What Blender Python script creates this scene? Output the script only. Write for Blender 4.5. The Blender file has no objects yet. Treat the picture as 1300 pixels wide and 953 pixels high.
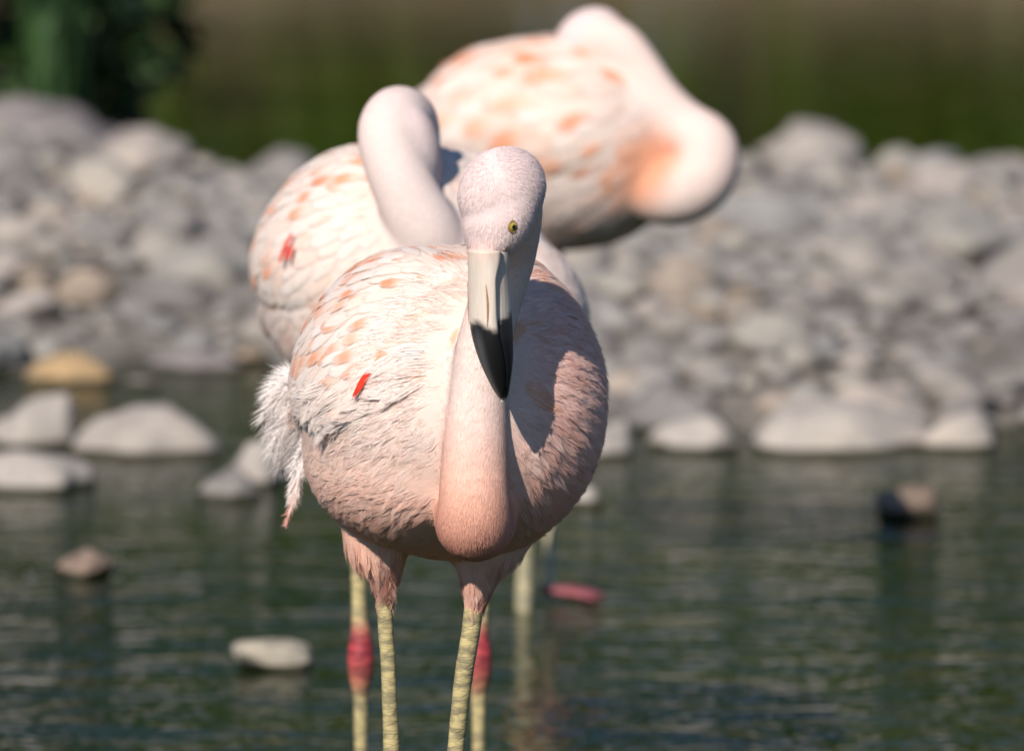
import bpy, bmesh, math, random
import numpy as np
from mathutils import Vector, Matrix, noise as mnoise
from mathutils.bvhtree import BVHTree

random.seed(7)
rng = np.random.default_rng(11)
scene = bpy.context.scene
COL = scene.collection

# ------------------------------------------------------------------ camera
TH = math.atan(1219.5 / 8750.0)          # downward pitch
CAMH = 1.68
FPX = 8750.0                             # focal length in pixels of a 1300 px wide picture
cam_data = bpy.data.cameras.new("camera")
cam = bpy.data.objects.new("camera", cam_data)
COL.objects.link(cam)
cam.location = (0, 0, CAMH)
cam.rotation_euler = (math.pi / 2 - TH, 0, 0)
cam_data.sensor_fit = 'HORIZONTAL'
cam_data.sensor_width = 36.0
cam_data.lens = FPX / 1300 * 36.0
cam_data.clip_start = 0.1
cam_data.clip_end = 3000
cam_data.dof.use_dof = True
cam_data.dof.focus_distance = 7.03
cam_data.dof.aperture_fstop = 5.0
scene.camera = cam

# ------------------------------------------------------------------ light
SUN_AZ = math.radians(25)                # to the left of straight behind the camera
SUN_EL = math.radians(39)
sun_dir = Vector((-math.sin(SUN_AZ) * math.cos(SUN_EL), -math.cos(SUN_AZ) * math.cos(SUN_EL), math.sin(SUN_EL)))
sl = bpy.data.lights.new("sun", 'SUN')
sl.energy = 4.8
sl.angle = math.radians(0.55)
sl.color = (1.0, 0.945, 0.87)
so = bpy.data.objects.new("sun", sl)
COL.objects.link(so)
so.location = (-4, -6, 8)
so.rotation_euler = sun_dir.to_track_quat('Z', 'Y').to_euler()
world = bpy.data.worlds.new("World")
scene.world = world
world.use_nodes = True
wn = world.node_tree.nodes
wn.clear()
sky = wn.new('ShaderNodeTexSky')
sky.sky_type = 'NISHITA'
sky.sun_disc = False
sky.dust_density = 0.0
sky.ozone_density = 6.0
sky.sun_elevation = SUN_EL
sky.sun_rotation = math.atan2(sun_dir.x, sun_dir.y)
bg = wn.new('ShaderNodeBackground')
bg.inputs['Strength'].default_value = 0.085
wo = wn.new('ShaderNodeOutputWorld')
world.node_tree.links.new(sky.outputs[0], bg.inputs[0])
world.node_tree.links.new(bg.outputs[0], wo.inputs[0])
scene.view_settings.view_transform = 'Standard'
scene.view_settings.look = 'None'
scene.view_settings.exposure = 0.0
scene.view_settings.gamma = 1.0
scene.cycles.use_denoising = True
scene.cycles.max_bounces = 8
scene.cycles.transparent_max_bounces = 12
scene.cycles.caustics_reflective = False
scene.cycles.caustics_refractive = False
scene.cycles.sample_clamp_indirect = 6.0

# ------------------------------------------------------------------ helpers
_fw = np.array([0, math.cos(TH), -math.sin(TH)])
_up = np.array([0, math.sin(TH), math.cos(TH)])


def W(px, py, Y):
    """point of the place seen at photograph pixel (px, py) standing at distance Y"""
    d = _fw + np.array([(px - 650) / FPX, 0, 0]) + _up * ((476.5 - py) / FPX)
    return np.array([0, 0, CAMH]) + d * (Y / d[1])


def on_ground(px, py, z=0.0):
    d = _fw + np.array([(px - 650) / FPX, 0, 0]) + _up * ((476.5 - py) / FPX)
    return np.array([0, 0, CAMH]) + d * ((z - CAMH) / d[2])


def mpp(Y):
    return Y / FPX / math.cos(TH)


def nrm(v):
    v = np.asarray(v, float)
    return v / (np.linalg.norm(v, axis=-1, keepdims=True) + 1e-12)


def smooth(e0, e1, x):
    t = np.clip((np.asarray(x, float) - e0) / (e1 - e0), 0, 1)
    return t * t * (3 - 2 * t)


def mixc(a, b, t):
    t = np.asarray(t, float)[..., None]
    return np.asarray(a, float) * (1 - t) + np.asarray(b, float) * t


def link(o, parent=None):
    COL.objects.link(o)
    if parent is not None:
        o.parent = parent
    return o


def tag(o, label=None, cat=None, group=None, kind=None):
    if label:
        o['label'] = label
    if cat:
        o['category'] = cat
    if group:
        o['group'] = group
    if kind:
        o['kind'] = kind
    return o


def make_mesh(name, V, F, col=None, fuv=None, smooth_shade=True):
    me = bpy.data.meshes.new(name)
    V = np.asarray(V, np.float32)
    if isinstance(F, np.ndarray):
        n = F.shape[1]
        me.vertices.add(len(V))
        me.vertices.foreach_set('co', V.ravel())
        me.loops.add(F.size)
        me.loops.foreach_set('vertex_index', F.astype(np.int32).ravel())
        me.polygons.add(len(F))
        me.polygons.foreach_set('loop_start', np.arange(0, F.size, n, dtype=np.int32))
        me.update(calc_edges=True)
    else:
        me.from_pydata([tuple(v) for v in V], [], [tuple(f) for f in F])
        me.update()
    if col is not None:
        a = me.attributes.new('Col', 'FLOAT_COLOR', 'POINT')
        c = np.ones((len(V), 4), np.float32)
        c[:, :3] = np.clip(col, 0, 1)
        a.data.foreach_set('color', c.ravel())
    if fuv is not None:
        a = me.attributes.new('fuv', 'FLOAT_VECTOR', 'POINT')
        a.data.foreach_set('vector', np.asarray(fuv, np.float32).ravel())
    if smooth_shade:
        me.polygons.foreach_set('use_smooth', np.ones(len(me.polygons), bool))
    return me


class Acc:
    """gathers small pieces into one mesh"""
    def __init__(s):
        s.V, s.F, s.C, s.U, s.n = [], [], [], [], 0

    def add(s, V, F, C, U=None):
        s.V.append(np.asarray(V))
        s.F += [tuple(int(i) + s.n for i in f) for f in F]
        s.C.append(np.broadcast_to(np.asarray(C, float), (len(V), 3)))
        s.U.append(np.zeros((len(V), 3)) if U is None else np.asarray(U))
        s.n += len(V)

    def mesh(s, name, base=(0, 0, 0)):
        return make_mesh(name, np.concatenate(s.V) - np.asarray(base), s.F, np.concatenate(s.C), np.concatenate(s.U))


def catmull(P, n):
    P = np.asarray(P, float)
    Q = np.vstack([2 * P[0] - P[1], P, 2 * P[-1] - P[-2]])
    out = []
    segs = len(P) - 1
    for k in range(n):
        u = k / (n - 1) * segs
        i = min(int(u), segs - 1)
        t = u - i
        a, b, c, d = Q[i], Q[i + 1], Q[i + 2], Q[i + 3]
        out.append(0.5 * ((2 * b) + (-a + c) * t + (2 * a - 5 * b + 4 * c - d) * t * t + (-a + 3 * b - 3 * c + d) * t ** 3))
    return np.array(out)


def tube(P, R, n=40, seg=20, refside=(1, 0, 0)):
    """closed tapering tube; returns verts, faces, path, radii"""
    PR = catmull(np.hstack([np.asarray(P, float), np.asarray(R, float)[:, None]]), n)
    pts, rad = PR[:, :3], np.maximum(PR[:, 3], 1e-4)
    T = nrm(np.gradient(pts, axis=0))
    side = nrm(np.asarray(refside, float) - T[0] * np.dot(refside, T[0]))
    V, F = [], []
    ang = np.linspace(0, 2 * math.pi, seg, endpoint=False)
    for i in range(n):
        side = nrm(side - T[i] * np.dot(side, T[i]))
        up = np.cross(T[i], side)
        V.append(pts[i] + rad[i] * (np.cos(ang)[:, None] * side + np.sin(ang)[:, None] * up))
    V = np.concatenate(V)
    for i in range(n - 1):
        for j in range(seg):
            k = (j + 1) % seg
            F.append((i * seg + j, i * seg + k, (i + 1) * seg + k, (i + 1) * seg + j))
    V = np.vstack([V, pts[0] - T[0] * rad[0] * .6, pts[-1] + T[-1] * rad[-1] * .6])
    a, b = len(V) - 2, len(V) - 1
    for j in range(seg):
        k = (j + 1) % seg
        F.append((k, j, a))
        F.append(((n - 1) * seg + j, (n - 1) * seg + k, b))
    return V, F, pts, rad


def sphere_grid(nt=28, na=36):
    V, F = [], []
    for i in range(nt + 1):
        t = -math.cos(math.pi * i / nt)
        for j in range(na):
            V.append((t, 2 * math.pi * j / na))
    for i in range(nt):
        for j in range(na):
            k = (j + 1) % na
            F.append((i * na + j, i * na + k, (i + 1) * na + k, (i + 1) * na + j))
    return np.array(V), F


# ------------------------------------------------------------------ materials
def new_mat(name):
    m = bpy.data.materials.new(name)
    m.use_nodes = True
    nt = m.node_tree
    nt.nodes.clear()
    out = nt.nodes.new('ShaderNodeOutputMaterial')
    return m, nt, out


def N(nt, t, **kw):
    n = nt.nodes.new(t)
    for k, v in kw.items():
        if k in n.inputs:
            n.inputs[k].default_value = v
        else:
            setattr(n, k, v)
    return n


def ramp(nt, stops, interp='LINEAR'):
    r = nt.nodes.new('ShaderNodeValToRGB')
    r.color_ramp.interpolation = interp
    el = r.color_ramp.elements
    while len(el) < len(stops):
        el.new(0.5)
    for e, (p, c) in zip(el, stops):
        e.position = p
        e.color = (*c, 1) if len(c) == 3 else c
    return r


def mat_plumage(name, noise_scale=420, bump=0.0005, sss=0.0):
    m, nt, out = new_mat(name)
    L = nt.links.new
    at = N(nt, 'ShaderNodeAttribute', attribute_name='Col')
    tc = N(nt, 'ShaderNodeTexCoord')
    nz = N(nt, 'ShaderNodeTexNoise', Scale=noise_scale, Detail=4.0)
    L(tc.outputs['Object'], nz.inputs['Vector'])
    nz2 = N(nt, 'ShaderNodeTexNoise', Scale=28.0, Detail=3.0)
    L(tc.outputs['Object'], nz2.inputs['Vector'])
    mr = N(nt, 'ShaderNodeMapRange')
    mr.inputs['To Min'].default_value = 0.80
    mr.inputs['To Max'].default_value = 0.95
    L(nz2.outputs['Fac'], mr.inputs['Value'])
    mul = N(nt, 'ShaderNodeVectorMath', operation='SCALE')
    L(at.outputs['Color'], mul.inputs[0])
    L(mr.outputs[0], mul.inputs['Scale'])
    b = N(nt, 'ShaderNodeBump', Strength=0.6, Distance=bump)
    L(nz.outputs['Fac'], b.inputs['Height'])
    p = N(nt, 'ShaderNodeBsdfPrincipled', Roughness=0.8)
    p.inputs['Specular IOR Level'].default_value = 0.12
    L(mul.outputs[0], p.inputs['Base Color'])
    L(b.outputs[0], p.inputs['Normal'])
    L(p.outputs[0], out.inputs[0])
    return m


def mat_feather(name):
    m, nt, out = new_mat(name)
    L = nt.links.new
    at = N(nt, 'ShaderNodeAttribute', attribute_name='Col')
    uv = N(nt, 'ShaderNodeAttribute', attribute_name='fuv')
    sp = N(nt, 'ShaderNodeSeparateXYZ')
    L(uv.outputs['Vector'], sp.inputs[0])
    ab = N(nt, 'ShaderNodeMath', operation='ABSOLUTE')
    L(sp.outputs['Y'], ab.inputs[0])
    # coordinate running along the barbs, which leave the shaft at a slant
    bc = N(nt, 'ShaderNodeMath', operation='MULTIPLY_ADD')
    L(ab.outputs[0], bc.inputs[0])
    bc.inputs[1].default_value = -0.75
    L(sp.outputs['X'], bc.inputs[2])
    cb = N(nt, 'ShaderNodeCombineXYZ')
    sc_ = N(nt, 'ShaderNodeMath', operation='MULTIPLY')
    L(bc.outputs[0], sc_.inputs[0])
    sc_.inputs[1].default_value = 26.0
    L(sc_.outputs[0], cb.inputs['X'])
    sv = N(nt, 'ShaderNodeMath', operation='MULTIPLY')
    L(sp.outputs['Y'], sv.inputs[0])
    sv.inputs[1].default_value = 1.4
    L(sv.outputs[0], cb.inputs['Y'])
    L(sp.outputs['Z'], cb.inputs['Z'])
    nz = N(nt, 'ShaderNodeTexNoise', Scale=1.0, Detail=3.0, Roughness=0.6)
    L(cb.outputs[0], nz.inputs['Vector'])
    mr = N(nt, 'ShaderNodeMapRange')
    mr.inputs['From Min'].default_value = 0.3
    mr.inputs['From Max'].default_value = 0.7
    mr.inputs['To Min'].default_value = 0.86
    mr.inputs['To Max'].default_value = 1.08
    L(nz.outputs['Fac'], mr.inputs['Value'])
    mul = N(nt, 'ShaderNodeVectorMath', operation='SCALE')
    L(at.outputs['Color'], mul.inputs[0])
    L(mr.outputs[0], mul.inputs['Scale'])
    b = N(nt, 'ShaderNodeBump', Strength=0.45, Distance=0.0012)
    L(nz.outputs['Fac'], b.inputs['Height'])
    p = N(nt, 'ShaderNodeBsdfPrincipled', Roughness=0.62)
    p.inputs['Specular IOR Level'].default_value = 0.2
    p.inputs['Sheen Weight'].default_value = 0.1
    L(mul.outputs[0], p.inputs['Base Color'])
    L(b.outputs[0], p.inputs['Normal'])
    tr = N(nt, 'ShaderNodeBsdfTranslucent')
    L(mul.outputs[0], tr.inputs['Color'])
    mx = N(nt, 'ShaderNodeMixShader', Fac=0.06)
    L(p.outputs[0], mx.inputs[1])
    L(tr.outputs[0], mx.inputs[2])
    # frayed rim: barbs part from each other near the edge and the tip
    e1 = N(nt, 'ShaderNodeMath', operation='POWER')
    L(ab.outputs[0], e1.inputs[0])
    e1.inputs[1].default_value = 1.8
    e2 = N(nt, 'ShaderNodeMath', operation='POWER')
    L(sp.outputs['X'], e2.inputs[0])
    e2.inputs[1].default_value = 4.0
    em = N(nt, 'ShaderNodeMath', operation='MAXIMUM')
    L(e1.outputs[0], em.inputs[0])
    L(e2.outputs[0], em.inputs[1])
    sc2 = N(nt, 'ShaderNodeMath', operation='MULTIPLY')
    L(bc.outputs[0], sc2.inputs[0])
    sc2.inputs[1].default_value = 75.0
    cb2 = N(nt, 'ShaderNodeCombineXYZ')
    L(sc2.outputs[0], cb2.inputs['X'])
    L(sv.outputs[0], cb2.inputs['Y'])
    L(sp.outputs['Z'], cb2.inputs['Z'])
    nzf = N(nt, 'ShaderNodeTexNoise', Scale=1.0, Detail=2.0, Roughness=0.5)
    L(cb2.outputs[0], nzf.inputs['Vector'])
    th = N(nt, 'ShaderNodeMath', operation='MULTIPLY_ADD')
    L(em.outputs[0], th.inputs[0])
    th.inputs[1].default_value = 0.66
    th.inputs[2].default_value = 0.10
    df = N(nt, 'ShaderNodeMath', operation='SUBTRACT')
    L(nzf.outputs['Fac'], df.inputs[0])
    L(th.outputs[0], df.inputs[1])
    gt = N(nt, 'ShaderNodeMapRange', interpolation_type='SMOOTHSTEP')
    gt.inputs['From Min'].default_value = -0.10
    gt.inputs['From Max'].default_value = 0.12
    L(df.outputs[0], gt.inputs['Value'])
    tp = N(nt, 'ShaderNodeBsdfTransparent')
    mo = N(nt, 'ShaderNodeMixShader')
    L(gt.outputs[0], mo.inputs[0])
    L(tp.outputs[0], mo.inputs[1])
    L(mx.outputs[0], mo.inputs[2])
    L(mo.outputs[0], out.inputs[0])
    return m


def mat_strand(name):
    m, nt, out = new_mat(name)
    L = nt.links.new
    at = N(nt, 'ShaderNodeAttribute', attribute_name='Col')
    d = N(nt, 'ShaderNodeBsdfPrincipled', Roughness=0.7)
    d.inputs['Specular IOR Level'].default_value = 0.15
    L(at.outputs['Color'], d.inputs['Base Color'])
    t = N(nt, 'ShaderNodeBsdfTranslucent')
    L(at.outputs['Color'], t.inputs['Color'])
    mx = N(nt, 'ShaderNodeMixShader', Fac=0.06)
    L(d.outputs[0], mx.inputs[1])
    L(t.outputs[0], mx.inputs[2])
    L(mx.outputs[0], out.inputs[0])
    return m


def mat_leg():
    m, nt, out = new_mat('leg_skin')
    L = nt.links.new
    at = N(nt, 'ShaderNodeAttribute', attribute_name='Col')
    tc = N(nt, 'ShaderNodeTexCoord')
    sp = N(nt, 'ShaderNodeMapping')
    sp.inputs['Scale'].default_value = (45, 45, 150)
    L(tc.outputs['Object'], sp.inputs['Vector'])
    vo = N(nt, 'ShaderNodeTexVoronoi', Scale=1.0)
    vo.feature = 'DISTANCE_TO_EDGE'
    L(sp.outputs[0], vo.inputs['Vector'])
    r = ramp(nt, [(0.0, (0, 0, 0)), (0.10, (1, 1, 1))])
    L(vo.outputs['Distance'], r.inputs[0])
    nz = N(nt, 'ShaderNodeTexNoise', Scale=70.0, Detail=4.0)
    mp2 = N(nt, 'ShaderNodeMapping')
    mp2.inputs['Scale'].default_value = (0.7, 0.7, 2.2)
    L(tc.outputs['Object'], mp2.inputs['Vector'])
    L(mp2.outputs[0], nz.inputs['Vector'])
    r2 = ramp(nt, [(0.40, (1.0, 1.0, 1.0)), (0.60, (0.50, 0.52, 0.60))])
    L(nz.outputs['Fac'], r2.inputs[0])
    mu = N(nt, 'ShaderNodeMix', data_type='RGBA', blend_type='MULTIPLY')
    mu.inputs[0].default_value = 1.0
    L(at.outputs['Color'], mu.inputs[6])
    L(r2.outputs[0], mu.inputs[7])
    gr = N(nt, 'ShaderNodeMix', data_type='RGBA', blend_type='MULTIPLY')
    gr.inputs[0].default_value = 0.16
    L(mu.outputs[2], gr.inputs[6])
    L(r.outputs[0], gr.inputs[7])
    b = N(nt, 'ShaderNodeBump', Strength=0.4, Distance=0.0008)
    L(r.outputs[0], b.inputs['Height'])
    p = N(nt, 'ShaderNodeBsdfPrincipled', Roughness=0.55)
    L(gr.outputs[2], p.inputs['Base Color'])
    L(b.outputs[0], p.inputs['Normal'])
    L(p.outputs[0], out.inputs[0])
    return m


def mat_bill():
    m, nt, out = new_mat('bill_horn')
    L = nt.links.new
    at = N(nt, 'ShaderNodeAttribute', attribute_name='Col')
    uv = N(nt, 'ShaderNodeAttribute', attribute_name='fuv')
    mp = N(nt, 'ShaderNodeMapping')
    mp.inputs['Scale'].default_value = (6, 28, 1)
    L(uv.outputs['Vector'], mp.inputs['Vector'])
    nz = N(nt, 'ShaderNodeTexNoise', Scale=1.0, Detail=4.0)
    L(mp.outputs[0], nz.inputs['Vector'])
    mr = N(nt, 'ShaderNodeMapRange')
    mr.inputs['To Min'].default_value = 0.78
    mr.inputs['To Max'].default_value = 1.15
    L(nz.outputs['Fac'], mr.inputs['Value'])
    mul = N(nt, 'ShaderNodeVectorMath', operation='SCALE')
    L(at.outputs['Color'], mul.inputs[0])
    L(mr.outputs[0], mul.inputs['Scale'])
    b = N(nt, 'ShaderNodeBump', Strength=0.35, Distance=0.0015)
    L(nz.outputs['Fac'], b.inputs['Height'])
    p = N(nt, 'ShaderNodeBsdfPrincipled', Roughness=0.46)
    p.inputs['Specular IOR Level'].default_value = 0.4
    L(mul.outputs[0], p.inputs['Base Color'])
    L(b.outputs[0], p.inputs['Normal'])
    L(p.outputs[0], out.inputs[0])
    return m


def mat_plain(name, c, rough=0.5, spec=0.5):
    m, nt, out = new_mat(name)
    tc = N(nt, 'ShaderNodeTexCoord')
    nz = N(nt, 'ShaderNodeTexNoise', Scale=300.0, Detail=2.0)
    nt.links.new(tc.outputs['Object'], nz.inputs['Vector'])
    r = ramp(nt, [(0.3, tuple(x * .8 for x in c)), (0.7, tuple(min(1, x * 1.15) for x in c))])
    nt.links.new(nz.outputs['Fac'], r.inputs[0])
    p = N(nt, 'ShaderNodeBsdfPrincipled', Roughness=rough)
    p.inputs['Specular IOR Level'].default_value = spec
    nt.links.new(r.outputs[0], p.inputs['Base Color'])
    nt.links.new(p.outputs[0], out.inputs[0])
    return m


def mat_rock(name, stops, scale=9.0):
    m, nt, out = new_mat(name)
    L = nt.links.new
    oi = N(nt, 'ShaderNodeObjectInfo')
    geo = N(nt, 'ShaderNodeNewGeometry')
    tc = N(nt, 'ShaderNodeTexCoord')
    r = ramp(nt, stops)
    ad = N(nt, 'ShaderNodeMath', operation='FRACT')
    sm = N(nt, 'ShaderNodeMath', operation='ADD')
    L(oi.outputs['Random'], sm.inputs[0])
    L(geo.outputs['Random Per Island'], sm.inputs[1])
    L(sm.outputs[0], ad.inputs[0])
    L(ad.outputs[0], r.inputs[0])
    nz = N(nt, 'ShaderNodeTexNoise', Scale=scale, Detail=8.0, Roughness=0.65)
    L(geo.outputs['Position'], nz.inputs['Vector'])
    r2 = ramp(nt, [(0.30, (0.55, 0.55, 0.56)), (0.5, (0.95, 0.95, 0.95)), (0.72, (1.25, 1.22, 1.16))])
    L(nz.outputs['Fac'], r2.inputs[0])
    mu = N(nt, 'ShaderNodeMix', data_type='RGBA', blend_type='MULTIPLY')
    mu.inputs[0].default_value = 1.0
    L(r.outputs[0], mu.inputs[6])
    L(r2.outputs[0], mu.inputs[7])
    # stained dark where water laps it
    sp = N(nt, 'ShaderNodeSeparateXYZ')
    L(geo.outputs['Position'], sp.inputs[0])
    ns = N(nt, 'ShaderNodeMath', operation='MULTIPLY_ADD')
    L(nz.outputs['Fac'], ns.inputs[0])
    ns.inputs[1].default_value = -0.012
    L(sp.outputs['Z'], ns.inputs[2])
    wet = N(nt, 'ShaderNodeMapRange', interpolation_type='SMOOTHSTEP')
    wet.inputs['From Min'].default_value = 0.0
    wet.inputs['From Max'].default_value = 0.006
    L(ns.outputs[0], wet.inputs['Value'])
    mw = N(nt, 'ShaderNodeMix', data_type='RGBA', blend_type='MIX')
    L(wet.outputs[0], mw.inputs[0])
    mw.inputs[6].default_value = (0.045, 0.04, 0.025, 1)
    L(mu.outputs[2], mw.inputs[7])
    b = N(nt, 'ShaderNodeBump', Strength=0.5, Distance=0.01)
    L(nz.outputs['Fac'], b.inputs['Height'])
    p = N(nt, 'ShaderNodeBsdfPrincipled', Roughness=0.85)
    p.inputs['Specular IOR Level'].default_value = 0.25
    L(mw.outputs[2], p.inputs['Base Color'])
    L(b.outputs[0], p.inputs['Normal'])
    L(p.outputs[0], out.inputs[0])
    return m


def mat_leaf(name, c0, c1, c2, trans=0.3):
    m, nt, out = new_mat(name)
    L = nt.links.new
    geo = N(nt, 'ShaderNodeNewGeometry')
    r = ramp(nt, [(0.0, c0), (0.55, c1), (1.0, c2)])
    L(geo.outputs['Random Per Island'], r.inputs[0])
    p = N(nt, 'ShaderNodeBsdfPrincipled', Roughness=0.5)
    L(r.outputs[0], p.inputs['Base Color'])
    t = N(nt, 'ShaderNodeBsdfTranslucent')
    L(r.outputs[0], t.inputs['Color'])
    mx = N(nt, 'ShaderNodeMixShader', Fac=trans)
    L(p.outputs[0], mx.inputs[1])
    L(t.outputs[0], mx.inputs[2])
    L(mx.outputs[0], out.inputs[0])
    return m


def mat_water():
    m, nt, out = new_mat('pond_water')
    L = nt.links.new
    geo = N(nt, 'ShaderNodeNewGeometry')
    mp = N(nt, 'ShaderNodeMapping')
    mp.inputs['Scale'].default_value = (3.2, 7.0, 1)
    mp.inputs['Rotation'].default_value = (0, 0, 0.25)
    L(geo.outputs['Position'], mp.inputs['Vector'])
    n1 = N(nt, 'ShaderNodeTexNoise', Scale=1.0, Detail=3.0, Roughness=0.55, Distortion=0.6)
    L(mp.outputs[0], n1.inputs['Vector'])
    mp2 = N(nt, 'ShaderNodeMapping')
    mp2.inputs['Scale'].default_value = (24, 40, 1)
    mp2.inputs['Rotation'].default_value = (0, 0, -0.35)
    L(geo.outputs['Position'], mp2.inputs['Vector'])
    n2 = N(nt, 'ShaderNodeTexNoise', Scale=1.0, Detail=2.0, Roughness=0.5)
    L(mp2.outputs[0], n2.inputs['Vector'])
    spw = N(nt, 'ShaderNodeSeparateXYZ')
    L(geo.outputs['Position'], spw.inputs[0])
    calm = N(nt, 'ShaderNodeMapRange', interpolation_type='SMOOTHSTEP')
    calm.inputs['From Min'].default_value = 11.0
    calm.inputs['From Max'].default_value = 14.5
    calm.inputs['To Min'].default_value = 1.0
    calm.inputs['To Max'].default_value = 0.22
    L(spw.outputs['Y'], calm.inputs['Value'])
    b1 = N(nt, 'ShaderNodeBump', Strength=1.0, Distance=0.0105)
    L(calm.outputs[0], b1.inputs['Strength'])
    L(n1.outputs['Fac'], b1.inputs['Height'])
    b2 = N(nt, 'ShaderNodeBump', Strength=1.0, Distance=0.0030)
    L(n2.outputs['Fac'], b2.inputs['Height'])
    L(calm.outputs[0], b2.inputs['Strength'])
    L(b1.outputs[0], b2.inputs['Normal'])
    nc = N(nt, 'ShaderNodeTexNoise', Scale=0.9, Detail=3.0)
    L(geo.outputs['Position'], nc.inputs['Vector'])
    r = ramp(nt, [(0.35, (0.007, 0.015, 0.002)), (0.65, (0.020, 0.025, 0.001))])
    L(nc.outputs['Fac'], r.inputs[0])
    p = N(nt, 'ShaderNodeBsdfPrincipled', Roughness=0.04, IOR=1.333)
    L(r.outputs[0], p.inputs['Base Color'])
    L(b2.outputs[0], p.inputs['Normal'])
    L(p.outputs[0], out.inputs[0])
    return m


def mat_ground():
    m, nt, out = new_mat('ground_earth')
    L = nt.links.new
    geo = N(nt, 'ShaderNodeNewGeometry')
    n1 = N(nt, 'ShaderNodeTexNoise', Scale=14.0, Detail=8.0, Roughness=0.7)
    L(geo.outputs['Position'], n1.inputs['Vector'])
    gravel = ramp(nt, [(0.3, (0.10, 0.085, 0.07)), (0.55, (0.24, 0.21, 0.18)), (0.75, (0.34, 0.31, 0.28))])
    L(n1.outputs['Fac'], gravel.inputs[0])
    n2 = N(nt, 'ShaderNodeTexNoise', Scale=1.6, Detail=8.0, Roughness=0.7)
    L(geo.outputs['Position'], n2.inputs['Vector'])
    earth = ramp(nt, [(0.3, (0.09, 0.06, 0.035)), (0.5, (0.22, 0.16, 0.10)), (0.75, (0.33, 0.25, 0.16))])
    L(n2.outputs['Fac'], earth.inputs[0])
    sp = N(nt, 'ShaderNodeSeparateXYZ')
    L(geo.outputs['Position'], sp.inputs[0])
    mr = N(nt, 'ShaderNodeMapRange', interpolation_type='SMOOTHSTEP')
    mr.inputs['From Min'].default_value = 18.0
    mr.inputs['From Max'].default_value = 22.0
    L(sp.outputs['Y'], mr.inputs['Value'])
    mx = N(nt, 'ShaderNodeMix', data_type='RGBA')
    L(mr.outputs[0], mx.inputs[0])
    L(gravel.outputs[0], mx.inputs[6])
    L(earth.outputs[0], mx.inputs[7])
    b = N(nt, 'ShaderNodeBump', Strength=0.6, Distance=0.03)
    L(n1.outputs['Fac'], b.inputs['Height'])
    p = N(nt, 'ShaderNodeBsdfPrincipled', Roughness=0.95)
    p.inputs['Specular IOR Level'].default_value = 0.15
    L(mx.outputs[2], p.inputs['Base Color'])
    L(b.outputs[0], p.inputs['Normal'])
    L(p.outputs[0], out.inputs[0])
    return m


M_PLUM = mat_plumage('plumage')
M_FEATH = mat_feather('feather_vane')
M_STRAND = mat_strand('down')
M_LEG = mat_leg()
M_BILL = mat_bill()
M_DARK = mat_plain('dark_horn', (0.012, 0.010, 0.010), 0.35)
M_IRIS = mat_plain('iris_yellow', (0.46, 0.34, 0.05), 0.18)
M_LID = mat_plain('eyelid_skin', (0.34, 0.20, 0.07), 0.5)
M_FOLD = mat_plain('bill_fold', (0.40, 0.20, 0.11), 0.5)
M_ROCK = mat_rock('river_stone', [(0.0, (0.23, 0.205, 0.185)), (0.25, (0.33, 0.29, 0.26)), (0.45, (0.28, 0.265, 0.25)),
                                  (0.62, (0.37, 0.33, 0.28)), (0.8, (0.40, 0.34, 0.30)), (0.93, (0.33, 0.245, 0.165)), (1.0, (0.25, 0.23, 0.22))])
M_PALE = mat_rock('pale_stone', [(0.0, (0.40, 0.345, 0.30)), (1.0, (0.47, 0.41, 0.36))])
M_OCHRE = mat_rock('ochre_stone', [(0.0, (0.44, 0.29, 0.15)), (1.0, (0.48, 0.32, 0.17))])
M_RUST = mat_rock('rust_stone', [(0.0, (0.30, 0.18, 0.10)), (1.0, (0.34, 0.21, 0.12))])
M_BROWN = mat_rock('brown_stone', [(0.0, (0.25, 0.175, 0.13)), (1.0, (0.28, 0.20, 0.15))], 40.0)
M_TAN = mat_rock('tan_stone', [(0.0, (0.40, 0.345, 0.26)), (1.0, (0.43, 0.37, 0.29))], 30.0)
M_LILAC = mat_rock('lilac_grey_stone', [(0.0, (0.25, 0.21, 0.20)), (1.0, (0.29, 0.245, 0.235))])
M_WATER = mat_water()
M_GROUND = mat_ground()
M_BARK = mat_plain('bark', (0.10, 0.075, 0.05), 0.9, 0.1)

# ------------------------------------------------------------------ setting: ground and water


def ground_z(x, y):
    x = np.asarray(x, float)
    y = np.asarray(y, float)
    wob = 0.18 * np.sin(x * 1.7 + 0.6) + 0.1 * np.sin(x * 4.1 + 2.0)
    shore = 10.95 + wob * .6 + 1.0 * smooth(0.25, -0.7, x) + 0.3 * smooth(1.2, 3.0, x)
    back = 14.6 + 0.9 * smooth(-0.2, -1.2, x) + 0.25 * np.sin(x * 1.3)
    h = 0.10 + 0.10 * smooth(-0.4, -1.1, x) + 0.03 * np.sin(x * 2.3 + 1)
    b = smooth(shore - 0.35, shore + 1.1, y) * smooth(back + 0.5, back - 0.6, y)
    z = -0.13 + (h + 0.13) * b
    far = smooth(23.9, 24.9, y) * 0.60 + smooth(28.0, 60.0, y) * 2.5
    sides = smooth(14, 22, np.abs(x)) * 1.2
    near = smooth(4.6, 2.5, y) * 0.6
    return z + far + sides + near


def lines(dense0, dense1, step, lo, hi):
    a = list(np.arange(dense0, dense1, step))
    s, v = step, dense1
    while v < hi:
        a.append(v)
        s *= 1.35
        v += s
    a.append(hi)
    s, v = step, dense0
    b = []
    while v > lo:
        s *= 1.35
        v -= s
        b.append(max(v, lo))
    return np.array(sorted(set(np.round(b + a, 4))))


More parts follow.
